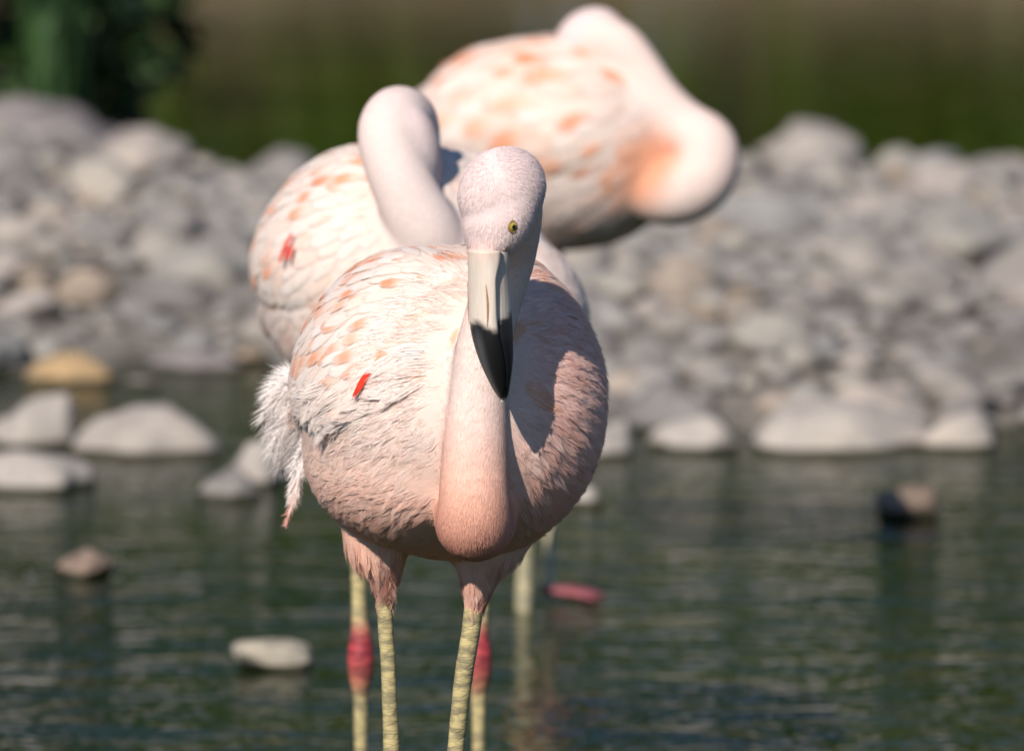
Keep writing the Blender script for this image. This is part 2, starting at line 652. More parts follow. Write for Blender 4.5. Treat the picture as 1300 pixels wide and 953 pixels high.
gx = lines(-4, 4, 0.12, -900, 900)
gy = lines(2, 30, 0.12, -600, 1500)
XX, YY = np.meshgrid(gx, gy)
ZZ = ground_z(XX, YY) + 0.015 * np.sin(XX * 9) * np.cos(YY * 8)
GV = np.stack([XX.ravel(), YY.ravel(), ZZ.ravel()], 1)
nx_, ny_ = len(gx), len(gy)
ii = np.arange(nx_ - 1)[None, :] + np.arange(ny_ - 1)[:, None] * nx_
GF = np.stack([ii, ii + 1, ii + 1 + nx_, ii + nx_], -1).reshape(-1, 4)
g = link(bpy.data.objects.new('ground', make_mesh('ground', GV, GF)))
g.data.materials.append(M_GROUND)
tag(g, 'gravel and earth ground forming the bank and the far shore', kind='structure')

wx = np.linspace(-24, 24, 25)
wy = np.linspace(1, 30, 20)
XX, YY = np.meshgrid(wx, wy)
WV = np.stack([XX.ravel(), YY.ravel(), np.zeros(XX.size)], 1)
nx_ = len(wx)
ii = np.arange(nx_ - 1)[None, :] + np.arange(len(wy) - 1)[:, None] * nx_
w = link(bpy.data.objects.new('water', make_mesh('water', WV, np.stack([ii, ii + 1, ii + 1 + nx_, ii + nx_], -1).reshape(-1, 4))))
w.data.materials.append(M_WATER)
tag(w, 'rippled dark green and blue pond water', kind='structure')

# ------------------------------------------------------------------ stones


def stone_mesh(name, seed, sub=3, rough=1.0):
    bm = bmesh.new()
    bmesh.ops.create_icosphere(bm, subdivisions=sub, radius=1.0)
    r = random.Random(seed)
    off = Vector((r.uniform(-50, 50), r.uniform(-50, 50), r.uniform(-50, 50)))
    planes = []
    for _ in range(7):
        n = Vector((r.gauss(0, 1), r.gauss(0, 1), r.gauss(0, 1))).normalized()
        planes.append((n, r.uniform(0.62, 0.92)))
    for v in bm.verts:
        d = v.co.normalized()
        rad = 1.0 + 0.30 * mnoise.noise(d * 1.2 + off) + 0.20 * rough * mnoise.noise(d * 2.4 + off) + 0.07 * rough * mnoise.noise(d * 6 + off)
        p = d * rad
        for n, h in planes:
            k = p.dot(n) - h
            if k > 0:
                p = p - n * k * (0.85 if rough > .9 else 0.6)
        v.co = p
    me = bpy.data.meshes.new(name)
    bm.to_mesh(me)
    bm.free()
    me.polygons.foreach_set('use_smooth', np.ones(len(me.polygons), bool))
    return me


STONES = [stone_mesh('stone', 100 + i) for i in range(9)]
COBBLES = [stone_mesh('stone', 300 + i, 4, 0.55) for i in range(9)]


def stone(px0, px1, py_top, py_bot, label, mat, variant, Y=None, depth=None, rot=0.0, name='stone', sink=1.05, cat='stone', tilt=0.0):
    """a stone that stands between two picture columns, its foot on the water or bank"""
    if Y is None:
        Y = on_ground((px0 + px1) / 2, py_bot)[1]
    k = mpp(Y)
    wd = (px1 - px0) * k / 2
    dp = depth if depth else wd * 0.8
    Yc = Y + dp * 0.6
    top = W((px0 + px1) / 2, py_top, Yc)
    bot = W((px0 + px1) / 2, py_bot, Y)
    h = max(0.02, top[2] - bot[2])
    hz = h / (2 - sink) * 1.08
    me = COBBLES[variant].copy()
    me.materials.append(mat)
    o = link(bpy.data.objects.new(name, me))
    o.location = (top[0], Yc, top[2] - hz)
    o.scale = (wd * 1.10, dp, hz)
    o.rotation_euler = (0, tilt, 0)
    if rot:
        me.transform(Matrix.Rotation(rot, 4, 'Z'))
    tag(o, label, cat)
    return o


HERO = []
def hero(*a, **k):
    o = stone(*a, **k)
    HERO.append((o.location.x, o.location.y, max(o.scale.x, o.scale.y)))
    return o


hero(966, 1176, 500, 574, 'large smooth pale boulder at the waterline, right of the birds', M_PALE, 0, depth=0.13, name='boulder', cat='boulder')
hero(1172, 1262, 512, 572, 'rounded pale stone next to the large smooth boulder at the waterline', M_PALE, 1, depth=0.06)
hero(836, 938, 524, 572, 'flat pale grey stone slanting into the water beside the large boulder', M_PALE, 2, depth=0.07, tilt=0.22)
hero(742, 806, 532, 580, 'pale stone at the waterline just behind the standing flamingo', M_PALE, 3, depth=0.05)
hero(1118, 1194, 614, 656, 'small wet rust brown stone lying low in the water', M_BROWN, 3, depth=0.05, sink=.5, tilt=.12)
hero(724, 762, 618, 642, 'small pale pebble in the water behind the front flamingo', M_PALE, 5, depth=0.03)
hero(100, 294, 522, 578, 'long low pale slab in the water left of the birds', M_PALE, 6, depth=0.09, tilt=0.06)
hero(112, 232, 506, 560, 'pale stone leaning on the long low slab', M_PALE, 1, Y=11.25, depth=0.07)
hero(-6, 104, 498, 560, 'pale pinkish stone behind the flat waterline stone', M_PALE, 3, Y=11.2, depth=0.08)
hero(-30, 106, 562, 622, 'flat grey stone with a dark wet underside at the waterline', M_PALE, 7, depth=0.09)
hero(34, 156, 452, 492, 'ochre yellow slab lying above the dark inlet', M_OCHRE, 6, Y=11.95, depth=0.08)
hero(78, 142, 696, 732, 'small brown topped stone alone in the open water', M_BROWN, 2, depth=0.05, sink=.55, tilt=-.15)
hero(302, 396, 806, 850, 'tan wedge shaped stone alone in the near water', M_TAN, 1, depth=0.045, tilt=0.22, sink=.5)
hero(286, 366, 552, 616, 'lumpy pale stone in the water beside the tail of the front flamingo', M_PALE, 4, depth=0.05)
hero(258, 330, 590, 634, 'grey wet stone at the foot of the lumpy pale stone', M_ROCK, 2, depth=0.04)
hero(150, 220, 478, 512, 'grey stone above the dark inlet next to the ochre slab', M_ROCK, 0, Y=11.9, depth=0.05)
hero(180, 330, 448, 482, 'flat grey stone on the shore edge over the dark inlet', M_LILAC, 6, Y=12.1, depth=0.09)
hero(-60, 176, 116, 250, 'big lilac grey boulder on the crest of the bank by the bushes', M_LILAC, 0, Y=14.6, depth=0.26, name='boulder', cat='boulder')
hero(150, 290, 200, 262, 'grey boulder on the bank crest next to the big lilac boulder', M_LILAC, 3, Y=14.5, depth=0.14, name='boulder', cat='boulder')
hero(290, 420, 192, 260, 'pale rounded boulder on the bank crest behind the second flamingo', M_ROCK, 5, Y=14.4, depth=0.14, name='boulder', cat='boulder')
hero(820, 1030, 284, 372, 'broad grey boulder on the bank crest right of the sleeping flamingo', M_LILAC, 2, Y=13.9, depth=0.20, name='boulder', cat='boulder')
hero(1028, 1136, 326, 374, 'brown topped boulder on the crest next to the broad grey one', M_RUST, 6, Y=13.7, depth=0.10, name='boulder', cat='boulder')
hero(1186, 1306, 332, 408, 'pinkish pale boulder at the thin end of the bank crest', M_PALE, 7, Y=13.5, depth=0.11, name='boulder', cat='boulder')
hero(780, 850, 352, 388, 'orange stained stone lying on the bank behind the birds', M_OCHRE, 4, Y=13.1, depth=0.06)
hero(1130, 1200, 372, 402, 'rust brown stone half buried between the crest boulders', M_RUST, 1, Y=13.2, depth=0.06)
hero(880, 1010, 432, 486, 'pale grey slab in the middle of the stony bank', M_PALE, 6, Y=12.15, depth=0.09)
hero(1040, 1180, 452, 498, 'grey slab just above the large smooth boulder', M_ROCK, 3, Y=11.95, depth=0.09)
hero(780, 890, 470, 512, 'rounded grey stone above the flat slanting stone', M_ROCK, 8, Y=11.75, depth=0.07)

placed = list(HERO)
rr = random.Random(5)
n_ind = 0
gravel = Acc()
low = []
for s in range(4):
    bm = bmesh.new()
    bmesh.ops.create_icosphere(bm, subdivisions=2, radius=1.0)
    V = np.array([v.co[:] for v in bm.verts]) * (1 + 0.07 * rng.standard_normal((len(bm.verts), 1)))
    F = [tuple(v.index for v in f.verts) for f in bm.faces]
    bm.free()
    low.append((V, F))


def loose(n, rlo, rhi, individual):
    global n_ind
    for _ in range(n):
        x = rr.uniform(-2.6, 2.6) if individual else rr.uniform(-4.6, 4.6)
        y = rr.uniform(10.9, 15.6)
        z = float(ground_z(x, y))
        if z < -0.02 or (z < 0.0 and rr.random() < 0.6):
            continue
        r = rr.uniform(rlo, rhi)
        q = np.array(placed)
        if (((q[:, 0] - x) ** 2 + (q[:, 1] - y) ** 2) < ((0.74 if individual else 0.6) * (r + q[:, 2])) ** 2).any():
            continue
        if individual and n_ind >= 300:
            continue
        placed.append((x, y, r))
        hz = r * rr.uniform(0.45, 0.8)
        if individual:
            src = STONES[rr.randrange(9)]
            o = link(bpy.data.objects.new('stone', src))
            if not src.materials:
                src.materials.append(M_ROCK)
            o.location = (x, y, z + hz * 0.35)
            o.scale = (r * rr.uniform(0.9, 1.25), r * rr.uniform(0.8, 1.05), hz)
            o.rotation_euler = (rr.uniform(-.25, .25), rr.uniform(-.25, .25), rr.uniform(0, 6.28))
            where = ('rounded stone lying at the edge of the water below the bank' if z < 0.03 else
                     'rounded stone high on the bank near its crest' if y > 13.4 else
                     'rounded grey or buff stone heaped with others on the slope of the bank')
            tag(o, where, 'stone', 'loose stones of the bank')
            n_ind += 1
        else:
            V, F = low[rr.randrange(4)]
            a = rr.uniform(0, 6.28)
            c, s_ = math.cos(a), math.sin(a)
            V = V * np.array([r * 1.1, r, hz])
            V = np.stack([V[:, 0] * c - V[:, 1] * s_, V[:, 0] * s_ + V[:, 1] * c, V[:, 2]], 1)
            gravel.add(V + np.array([x, y, z + hz * 0.3]), F, (1, 1, 1))


loose(70, 0.09, 0.13, True)
loose(300, 0.06, 0.09, True)
loose(1500, 0.042, 0.06, True)
loose(4200, 0.03, 0.045, False)
loose(7500, 0.014, 0.03, False)
go = link(bpy.data.objects.new('gravel', gravel.mesh('gravel')))
go.data.materials.append(M_ROCK)
tag(go, 'small gravel and pebbles filling the bank between the stones', 'gravel', kind='stuff')

# ------------------------------------------------------------------ plants


def leaf_cloud(n, centers, size, rnd, droop=0.2):
    """n leaves scattered through clumps; each leaf a folded pointed blade of four triangles"""
    V, F = [], []
    for _ in range(n):
        cx, cy, cz, cr = centers[rnd.randrange(len(centers))]
        d = Vector((rnd.gauss(0, 1), rnd.gauss(0, 1), rnd.gauss(0, 1))).normalized()
        rad = cr * (rnd.random() ** 0.45)
        p = Vector((cx, cy, cz)) + d * rad
        ax = (d + Vector((rnd.gauss(0, .6), rnd.gauss(0, .6), rnd.gauss(0, .6) - droop))).normalized()
        sd = ax.cross(Vector((rnd.gauss(0, 1), rnd.gauss(0, 1), rnd.gauss(0, 1)))).normalized()
        up = ax.cross(sd)
        s = size * rnd.uniform(0.6, 1.3)
        k = len(V)
        V += [p, p + ax * s * .45 + sd * s * .28 + up * s * .08, p + ax * s * .5, p + ax * s * .45 - sd * s * .28 + up * s * .08, p + ax * s - up * s * .12]
        F += [(k, k + 1, k + 2), (k + 1, k + 4, k + 2), (k, k + 2, k + 3), (k + 2, k + 4, k + 3)]
    return np.array([v[:] for v in V]), np.array(F)


M_TREE1 = mat_leaf('tree_leaves', (0.06, 0.12, 0.006), (0.12, 0.20, 0.009), (0.17, 0.26, 0.02))
M_SHRUB = mat_leaf('shrub_leaves', (0.010, 0.024, 0.006), (0.024, 0.055, 0.010), (0.05, 0.10, 0.02), 0.2)
M_REED = mat_leaf('reed_blades', (0.05, 0.11, 0.035), (0.08, 0.16, 0.05), (0.11, 0.20, 0.07), 0.3)
M_DRY = mat_leaf('dry_reeds', (0.16, 0.12, 0.06), (0.26, 0.20, 0.11), (0.34, 0.28, 0.17), 0.2)


def tree_proto(seed, h, leaf, n, crown_r, mat):
    rnd = random.Random(seed)
    P = [(0, 0, 0), (rnd.uniform(-.1, .1), 0, h * .25), (rnd.uniform(-.2, .2), .1, h * .5), (rnd.uniform(-.3, .3), 0, h * .8)]
    V, F, _, _ = tube(P, [0.13, 0.10, 0.07, 0.02], 12, 8)
    acc = Acc()
    acc.add(V, F, (1, 1, 1))
    cents = []
    for i in range(16):
        a = rnd.uniform(0, 6.28)
        rr_ = crown_r * rnd.uniform(0.2, 0.85)
        z = h * rnd.uniform(0.10, 0.92)
        c = (math.cos(a) * rr_, math.sin(a) * rr_, z)
        cents.append((*c, crown_r * rnd.uniform(.28, .5)))
        base = np.array([0, 0, z * .6])
        V, F, _, _ = tube([base, (base + np.array(c)) / 2 + np.array([0, 0, .05]), c], [.045, .03, .012], 6, 6)
        acc.add(V, F, (1, 1, 1))
    LV, LF = leaf_cloud(n, cents, leaf, rnd)
    return acc.mesh('trunk'), make_mesh('crown', LV, LF, smooth_shade=False)


protos = [tree_proto(s, 5.0, 0.19, 4200, 1.5, M_TREE1) for s in (1, 2, 3)]
for tm, cm in protos:
    tm.materials.append(M_BARK)
    cm.materials.append(M_TREE1)
tr = random.Random(3)
for i in range(33):
    e = link(bpy.data.objects.new('tree', None))
    x = -13 + i * 2.3 + tr.uniform(-.4, .4) if i < 12 else -13.5 + (i - 12) * 1.55 + tr.uniform(-.3, .3)
    y = (26.3 if i < 12 else 30.0) + tr.uniform(-0.6, 1.6)
    if i > 29:                                   # close the gaps in the belt
        x, y = ((1.6, 27.6), (-0.6, 27.9), (2.3, 28.4))[i - 30]
    e.location = (x, y, float(ground_z(x, y)) - 0.05)
    e.rotation_euler = (0, 0, tr.uniform(0, 6.28))
    k = tr.uniform(0.78, 1.02) if i < 12 else tr.uniform(0.9, 1.08)
    e.scale = (k, k, k * tr.uniform(.85, 1.1))
    tag(e, 'leafy green tree of the far bank, seen only mirrored in the pond', 'tree', 'trees of the far bank')
    tm, cm = protos[i % 3]
    link(bpy.data.objects.new('trunk', tm), e)
    link(bpy.data.objects.new('crown', cm), e)


def shrub(loc, seed, h, r, n, leaf, mat, label, name='shrub', group=None):
    rnd = random.Random(seed)
    e = link(bpy.data.objects.new(name, None))
    e.location = loc
    tag(e, label, 'shrub', group)
    acc = Acc()
    cents = []
    for i in range(9):
        a = rnd.uniform(0, 6.28)
        q = r * rnd.uniform(.2, .8)
        z = h * rnd.uniform(.25, .85)
        c = (math.cos(a) * q, math.sin(a) * q, z)
        cents.append((*c, r * rnd.uniform(.35, .55)))
        V, F, _, _ = tube([(0, 0, -.03), (c[0] * .4, c[1] * .4, z * .5), c], [.012, .009, .004], 6, 6)
        acc.add(V, F, (1, 1, 1))
    tm = acc.mesh('stems')
    tm.materials.append(M_BARK)
    link(bpy.data.objects.new('stem', tm), e)
    LV, LF = leaf_cloud(n, cents, leaf, rnd)
    cm = make_mesh('foliage', LV, LF, smooth_shade=False)
    cm.materials.append(mat)
    link(bpy.data.objects.new('foliage', cm), e)
    return e


def at_ground(px, Y):
    x = (px - 650) / FPX * Y * 1.01
    return (x, Y, max(-0.02, float(ground_z(x, Y))) - 0.02)


shrub(at_ground(30, 16.4), 21, 0.75, 0.42, 1500, 0.07, M_SHRUB, 'dark leafy shrub behind the big lilac grey boulder')
shrub(at_ground(-140, 15.9), 22, 0.8, 0.40, 1200, 0.07, M_SHRUB, 'dark leafy shrub at the edge of the pond left of the reeds')
shrub(at_ground(168, 16.6), 23, 0.62, 0.26, 900, 0.06, M_SHRUB, 'small dark shrub between the reeds and the open pond')


def reeds(loc, seed, n, h, spread, mat, label, lean=0.25):
    rnd = random.Random(seed)
    e = link(bpy.data.objects.new('reed_clump', None))
    e.location = loc
    tag(e, label, 'reeds')
    for i in range(n):
        a = rnd.uniform(0, 6.28)
        q = spread * math.sqrt(rnd.random())
        b = np.array([math.cos(a) * q, math.sin(a) * q, -0.02])
        hh = h * rnd.uniform(.6, 1.1)
        l = np.array([rnd.gauss(0, lean), rnd.gauss(0, lean), 0]) * hh
        tip = b + l + np.array([0, 0, hh])
        mid = b + l * .3 + np.array([0, 0, hh * .55])
        ca, sa = math.cos(a + 1.57), math.sin(a + 1.57)
        s = np.array([ca, sa, 0]) * 0.011
        V = [b - s, b + s, mid - s * .8, mid + s * .8, tip]
        me = make_mesh('blade', np.array(V), [(0, 1, 3, 2), (2, 3, 4)])
        me.materials.append(mat)
        link(bpy.data.objects.new('blade', me), e)


reeds(at_ground(66, 15.9), 31, 60, 0.62, 0.085, M_REED, 'pale green clump of reeds in front of the dark shrub', 0.12)
SHRUBM = None
for i in range(16):
    x = -12 + i * 1.6 + 0.3 * math.sin(i * 5.1)
    y = 25.25 + 0.35 * math.sin(i * 2.1)
    e = shrub((x, y, float(ground_z(x, y)) - .02), 60 + i, 1.9, 1.0, 700, 0.16, M_TREE1, 'low green shrub on the far shore, seen only mirrored in the pond', group='shrubs of the far shore')

# ------------------------------------------------------------------ flamingos


def voxel_union(pieces, voxel):
    V, F, n = [], [], 0
    for v, f in pieces:
        V.append(v)
        F += [tuple(i + n for i in q) for q in f]
        n += len(v)
    me = bpy.data.meshes.new('tmp')
    me.from_pydata([tuple(p) for p in np.concatenate(V)], [], F)
    me.update()
    o = bpy.data.objects.new('tmp', me)
    COL.objects.link(o)
    md = o.modifiers.new('r', 'REMESH')
    md.mode = 'VOXEL'
    md.voxel_size = voxel
    dg = bpy.context.evaluated_depsgraph_get()
    ev = o.evaluated_get(dg)
    m2 = ev.to_mesh()
    nv = len(m2.vertices)
    co = np.empty(nv * 3, np.float32)
    m2.vertices.foreach_get('co', co)
    faces = [tuple(p.vertices) for p in m2.polygons]
    ed = np.empty(len(m2.edges) * 2, np.int32)
    m2.edges.foreach_get('vertices', ed)
    ev.to_mesh_clear()
    bpy.data.objects.remove(o)
    bpy.data.meshes.remove(me)
    return co.reshape(-1, 3).astype(float), faces, ed.reshape(-1, 2)


def relax(V, E, w, it):
    deg = np.bincount(E.ravel(), minlength=len(V)).astype(float)[:, None]
    for _ in range(it):
        S = np.zeros_like(V)
        np.add.at(S, E[:, 0], V[E[:, 1]])
        np.add.at(S, E[:, 1], V[E[:, 0]])
        V = V + (S / np.maximum(deg, 1) - V) * w[:, None]
    return V


class Bird:
    def __init__(s, base, label):
        s.base = np.asarray(base, float)
        s.root = link(bpy.data.objects.new('flamingo', None))
        s.root.location = base
        tag(s.root, label, 'flamingo', 'flamingos wading in the pond')
        s.pieces = []                    # (kind, verts, faces, distance function, path)

    def body(s, c, A, a, b, h, egg=0.10, roll=0.0, up=(0, 0, 1), kind='body'):
        A = nrm(A)
        S = nrm(np.cross(A, up))
        U = np.cross(S, A)
        cr, sr = math.cos(roll), math.sin(roll)
        S, U = S * cr + U * sr, U * cr - S * sr
        c = np.asarray(c, float)
        TA, F = sphere_grid()

        def surf(t, th, off=0.0):
            t = np.asarray(t, float)
            r = np.sqrt(np.maximum(0, 1 - t * t)) * (1 - egg * t)
            return c + np.outer(t * a, A) + (r * b * np.sin(th) + off * np.sin(th))[:, None] * S + (r * h * np.cos(th) + off * np.cos(th))[:, None] * U
        V = surf(TA[:, 0], TA[:, 1])

        def dist(P):
            q = P - c
            x, y, z = q @ A / a, q @ S / b, q @ U / h
            return (np.sqrt(x * x + y * y + z * z) - 1) * min(a, b, h)
        if kind == 'body' and not hasattr(s, 'surf'):
            s.surf, s.c, s.A, s.S, s.U, s.dim = surf, c, A, S, U, (a, b, h)
        s.pieces.append((kind, V, F, dist, None))

    def tube(s, kind, P, R, n=40, seg=20):
        V, F, pts, rad = tube(P, R, n, seg)

        def dist(Q):
            d = np.full(len(Q), 1e9)
            for p, r in zip(pts, rad):
                d = np.minimum(d, np.linalg.norm(Q - p, axis=1) - r)
            return d
        s.pieces.append((kind, V, F, dist, pts))

    def finish(s, voxel, colour, smooth_it=8):
        V, F, E = voxel_union([(p[1], p[2]) for p in s.pieces], voxel)
        kinds = ['body', 'thigh', 'tail', 'neck', 'head', 'leg']
        D = np.full((len(V), len(kinds)), 1e3)
        for k, _, _, f, _ in s.pieces:
            j = kinds.index(k)
            D[:, j] = np.minimum(D[:, j], f(V))
        lab = D.argmin(1)
        legm = lab == 5
        w = np.where(legm, 0.15, np.where(lab == 4, 0.4, 0.5))
        V = relax(V, E, w, smooth_it)
        V = relax(V, E, np.where((lab == 0) | (lab == 2), .5, 0.0), 40)
        s.V, s.F, s.lab, s.D, s.kinds = V, F, lab, D, kinds
        s.necks = [p[4] for p in s.pieces if p[0] == 'neck']
        s.legs = [p[4] for p in s.pieces if p[0] == 'leg']
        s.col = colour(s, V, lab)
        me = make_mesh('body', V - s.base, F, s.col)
        me.materials.append(M_PLUM)
        me.materials.append(M_LEG)
        mi = np.array([1 if all(legm[i] for i in f) else 0 for f in F], np.int32)
        me.polygons.foreach_set('material_index', mi)
        s.obj = link(bpy.data.objects.new('body', me), s.root)
        s.bvh = BVHTree.FromPolygons([tuple(v) for v in V], F)
        Q = np.array([f for f in F if len(f) == 4])
        s.tri = np.concatenate([Q[:, [0, 1, 2]], Q[:, [0, 2, 3]]])
        a, b, c = (V[s.tri[:, i]] for i in range(3))
        cr = np.cross(b - a, c - a)
        s.area = np.linalg.norm(cr, axis=1) / 2
        s.tn = nrm(cr)

    def sample(s, n, mask):
        """n random points on the body triangles that mask allows"""
        wt = s.area * mask
        if wt.sum() <= 0:
            return np.zeros((0, 3)), np.zeros((0, 3)), np.zeros(0, int)
        idx = rng.choice(len(s.tri), n, p=wt / wt.sum())
        u, v = rng.random(n), rng.random(n)
        fl = u + v > 1
        u[fl], v[fl] = 1 - u[fl], 1 - v[fl]
        T = s.tri[idx]
        P = s.V[T[:, 0]] * (1 - u - v)[:, None] + s.V[T[:, 1]] * u[:, None] + s.V[T[:, 2]] * v[:, None]
        return P, s.tn[idx], T[:, 0]

    def flow(s, P, Nn, lab):
        """lie of the plumage: towards the tail on the body, away from the head on the neck"""
        tp = np.repeat(s.tailpt[None], len(P), 0)
        if hasattr(s, 'split'):
            tp[:, 0] += smooth(s.split[0], s.split[0] + .09, P[:, 0]) * s.split[1]
        d = nrm(tp - P) + np.array([0, 0, -0.28])
        for pts in s.necks:
            pts = pts[int(len(pts) * .29):]      # the part that is clear of the breast
            k = np.argmin(((P[:, None, :] - pts[None, ::2]) ** 2).sum(2), 1) * 2
            T = nrm(np.gradient(pts, axis=0))
            m = (lab == 3) | (lab == 4)
            d[m] = (T[k] * -1.0)[m]          # paths run from the breast to the head
        m = lab == 1
        d[m] = np.array([0, 0.15, -1.0])
        return nrm(d - Nn * (d * Nn).sum(1, keepdims=True))

    def down(s, name, n, mask, length, width, lift, jitter=0.25, bright=(0.9, 1.14), clump=26.0, src=None, parent=None):
        if src is None:
            P, Nn, vi = s.sample(n, mask)
            lab = s.lab[vi]
            cols = s.col[vi]
        else:                                # src: a wing grid and the share of it (from the front) that is covered
            grid, u1, cc = src
            nt_, na_ = grid.shape[:2]
            x = rng.random(n) ** 1.4 * u1 * (nt_ - 1.001)
            y = rng.random(n) * (na_ - 1.001)
            i, j = x.astype(int), y.astype(int)
            fx, fy = (x - i)[:, None], (y - j)[:, None]
            P = grid[i, j] * (1 - fx) * (1 - fy) + grid[i + 1, j] * fx * (1 - fy) + grid[i, j + 1] * (1 - fx) * fy + grid[i + 1, j + 1] * fx * fy
            Nn = nrm(np.cross(grid[i + 1, j] - grid[i, j], grid[i, j + 1] - grid[i, j]))
            Nn = Nn * np.sign(((P - s.c) * Nn).sum(1, keepdims=True))
            P = P + Nn * .0016
            lab = np.zeros(n, int)
            cols = np.broadcast_to(np.asarray(cc, float), (n, 3))
        f = s.flow(P, Nn, lab)
        cl = np.array([mnoise.noise_vector(Vector(p * clump))[:] for p in P])
        f = nrm(f + rng.standard_normal(f.shape) * jitter * .45 + cl * jitter * 1.1)
        f = nrm(f - Nn * (f * Nn).sum(1, keepdims=True) + Nn * lift)
        L = (length * rng.uniform(0.6, 1.25, n))[:, None]
        sd = np.cross(f, Nn)
        sd = nrm(sd) * width * 0.5
        P0 = P - Nn * 0.0003
        P1 = P0 + f * L * 0.55
        P2 = P0 + f * L - Nn * L * lift * 0.45
        Vv = np.stack([P0 - sd, P0 + sd, P1 - sd * .8, P1 + sd * .8, P2], 1).reshape(-1, 3)
        k = np.arange(n)[:, None] * 5
        Fq = np.concatenate([k + [0, 1, 3], k + [0, 3, 2], k + [2, 3, 4]])
        c = cols * (rng.uniform(*bright, (n, 1)) + cl[:, :1] * .07)
        C = np.repeat(c, 5, axis=0)
        me = make_mesh(name, Vv - s.base, Fq, C)
        me.materials.append(M_STRAND)
        o = link(bpy.data.objects.new(name, me), parent or s.root)
        o['kind'] = 'stuff'
        return o

    def tufts(s, name, n, m, mask, L, spread, lift, width=.00042, pts=None, whiten=0.0, jitter=.16):
        '''soft feathers: m filaments each, rooted side by side and drawn together at the tip'''
        if pts is None:
            P, Nn, vi = s.sample(n, mask)
            cols = s.col[vi]
            lab = s.lab[vi]
        else:
            P, Nn, cols = pts
            n = len(P)
            lab = np.zeros(n, int)
        f = s.flow(P, Nn, lab)
        cl = np.array([mnoise.noise_vector(Vector(p * 24))[:] for p in P])
        f = nrm(f + cl * .32 + rng.standard_normal(f.shape) * jitter)
        f = nrm(f - Nn * (f * Nn).sum(1, keepdims=True))
        sd = nrm(np.cross(f, Nn))
        Ln = L * rng.uniform(.65, 1.3, n)
        cb = cols * (rng.uniform(.92, 1.10, (n, 1)) + cl[:, :1] * .06)
        cb = mixc(cb, WHITE, np.clip(rng.uniform(-.30, .32, n) + whiten, 0, 1))
        rep = lambda a: np.repeat(a, m, axis=0)
        P, Nn, f, sd, Ln, cb = map(rep, (P, Nn, f, sd, Ln, cb))
        k = n * m
        lat = rng.uniform(-1, 1, k)
        lg = rng.uniform(-.25, .35, k)
        up = rep(rng.uniform(.4, 1.3, n)) * lift
        root = P + sd * (lat * spread)[:, None] + f * (lg * Ln)[:, None] - Nn * .0004
        bulge = sd * (lat * spread * .95)[:, None] + f * (lg * Ln * .5 + Ln * .5)[:, None] + Nn * (up * .75)[:, None]
        tip = sd * (lat * spread * rng.uniform(.15, .6, k))[:, None] + f * (Ln * (1.0 - .22 * lat * lat + rng.normal(0, .07, k)))[:, None] + Nn * (up + rng.normal(0, .0004, k))[:, None]
        mid, tip = P + bulge, P + tip
        w_ = sd * width * .5
        Vv = np.stack([root - w_, root + w_, mid - w_, mid + w_, tip], 1).reshape(-1, 3)
        q = np.arange(k)[:, None] * 5
        Fq = np.concatenate([q + [0, 1, 3], q + [0, 3, 2], q + [2, 3, 4]])
        cs = cb * rng.uniform(.95, 1.06, (k, 1))
        C = np.repeat(cs, 5, axis=0)
        me = make_mesh(name, Vv - s.base, Fq, C)
        me.materials.append(M_STRAND)
        o = link(bpy.data.objects.new(name, me), s.root)
        o['kind'] = 'stuff'
        return o

    # one vaned feather that hugs the surface below it
    def feather(s, p, n, length, width, lift, c_base, c_tip, spot=None, bvh=None, turn=0.0, stations=7, bow=0.0, flowfn=None):
        bvh = bvh or s.bvh
        p = np.asarray(p, float)
        V, U, C = [], [], []
        step = length / (stations - 1)
        seed = random.uniform(0, 60)
        ragged = [random.uniform(.9, 1.1) for _ in range(stations)]
        for i in range(stations):
            u = i / (stations - 1)
            loc, nn, _, _ = bvh.find_nearest(Vector(p))
            if loc is None:
                return None
            nn = np.array(nn)
            loc = np.array(loc)
            d = flowfn(loc, nn) if flowfn is not None else s.flow(loc[None], nn[None], np.array([0]))[0]
            sd = np.cross(nn, d)
            if turn:
                d = nrm(d * math.cos(turn) + sd * math.sin(turn))
                sd = np.cross(nn, d)
            q = loc + nn * (0.0006 + lift * u)
            wd = width * 0.5 * min(1.0, (0.25 + u / 0.3 * .75)) * (1 - max(0, (u - .45) / .55) ** 2.6) ** .55 * ragged[i]
            wd = max(wd, width * 0.04)
            dip = nn * wd * 0.10
            V += [q - sd * wd - dip, q - sd * wd * .5 - dip * .22, q, q + sd * wd * .5 - dip * .22, q + sd * wd - dip]
            U += [(u, -1, seed), (u, -.5, seed), (u, 0, seed), (u, .5, seed), (u, 1, seed)]
            cc = mixc(c_base, c_tip, u)
            if spot is not None:
                k = math.exp(-((u - spot[1]) / spot[2]) ** 2)
                C += [mixc(cc, spot[0], k * .35), mixc(cc, spot[0], k * .9), mixc(cc, spot[0], k), mixc(cc, spot[0], k * .9), mixc(cc, spot[0], k * .35)]
            else:
                C += [cc] * 5
            p = loc + d * step
        F = []
        for i in range(stations - 1):
            for j in range(4):
                F.append((i * 5 + j, i * 5 + j + 1, i * 5 + j + 6, i * 5 + j + 5))
        return np.array(V), F, np.array(C), np.array(U)

    def add_feather(s, parent, f, name='feather'):
        V, F, C, U = f
        me = make_mesh(name, V - s.base, F, C, U)
        me.materials.append(M_FEATH)
        return link(bpy.data.objects.new(name, me), parent)

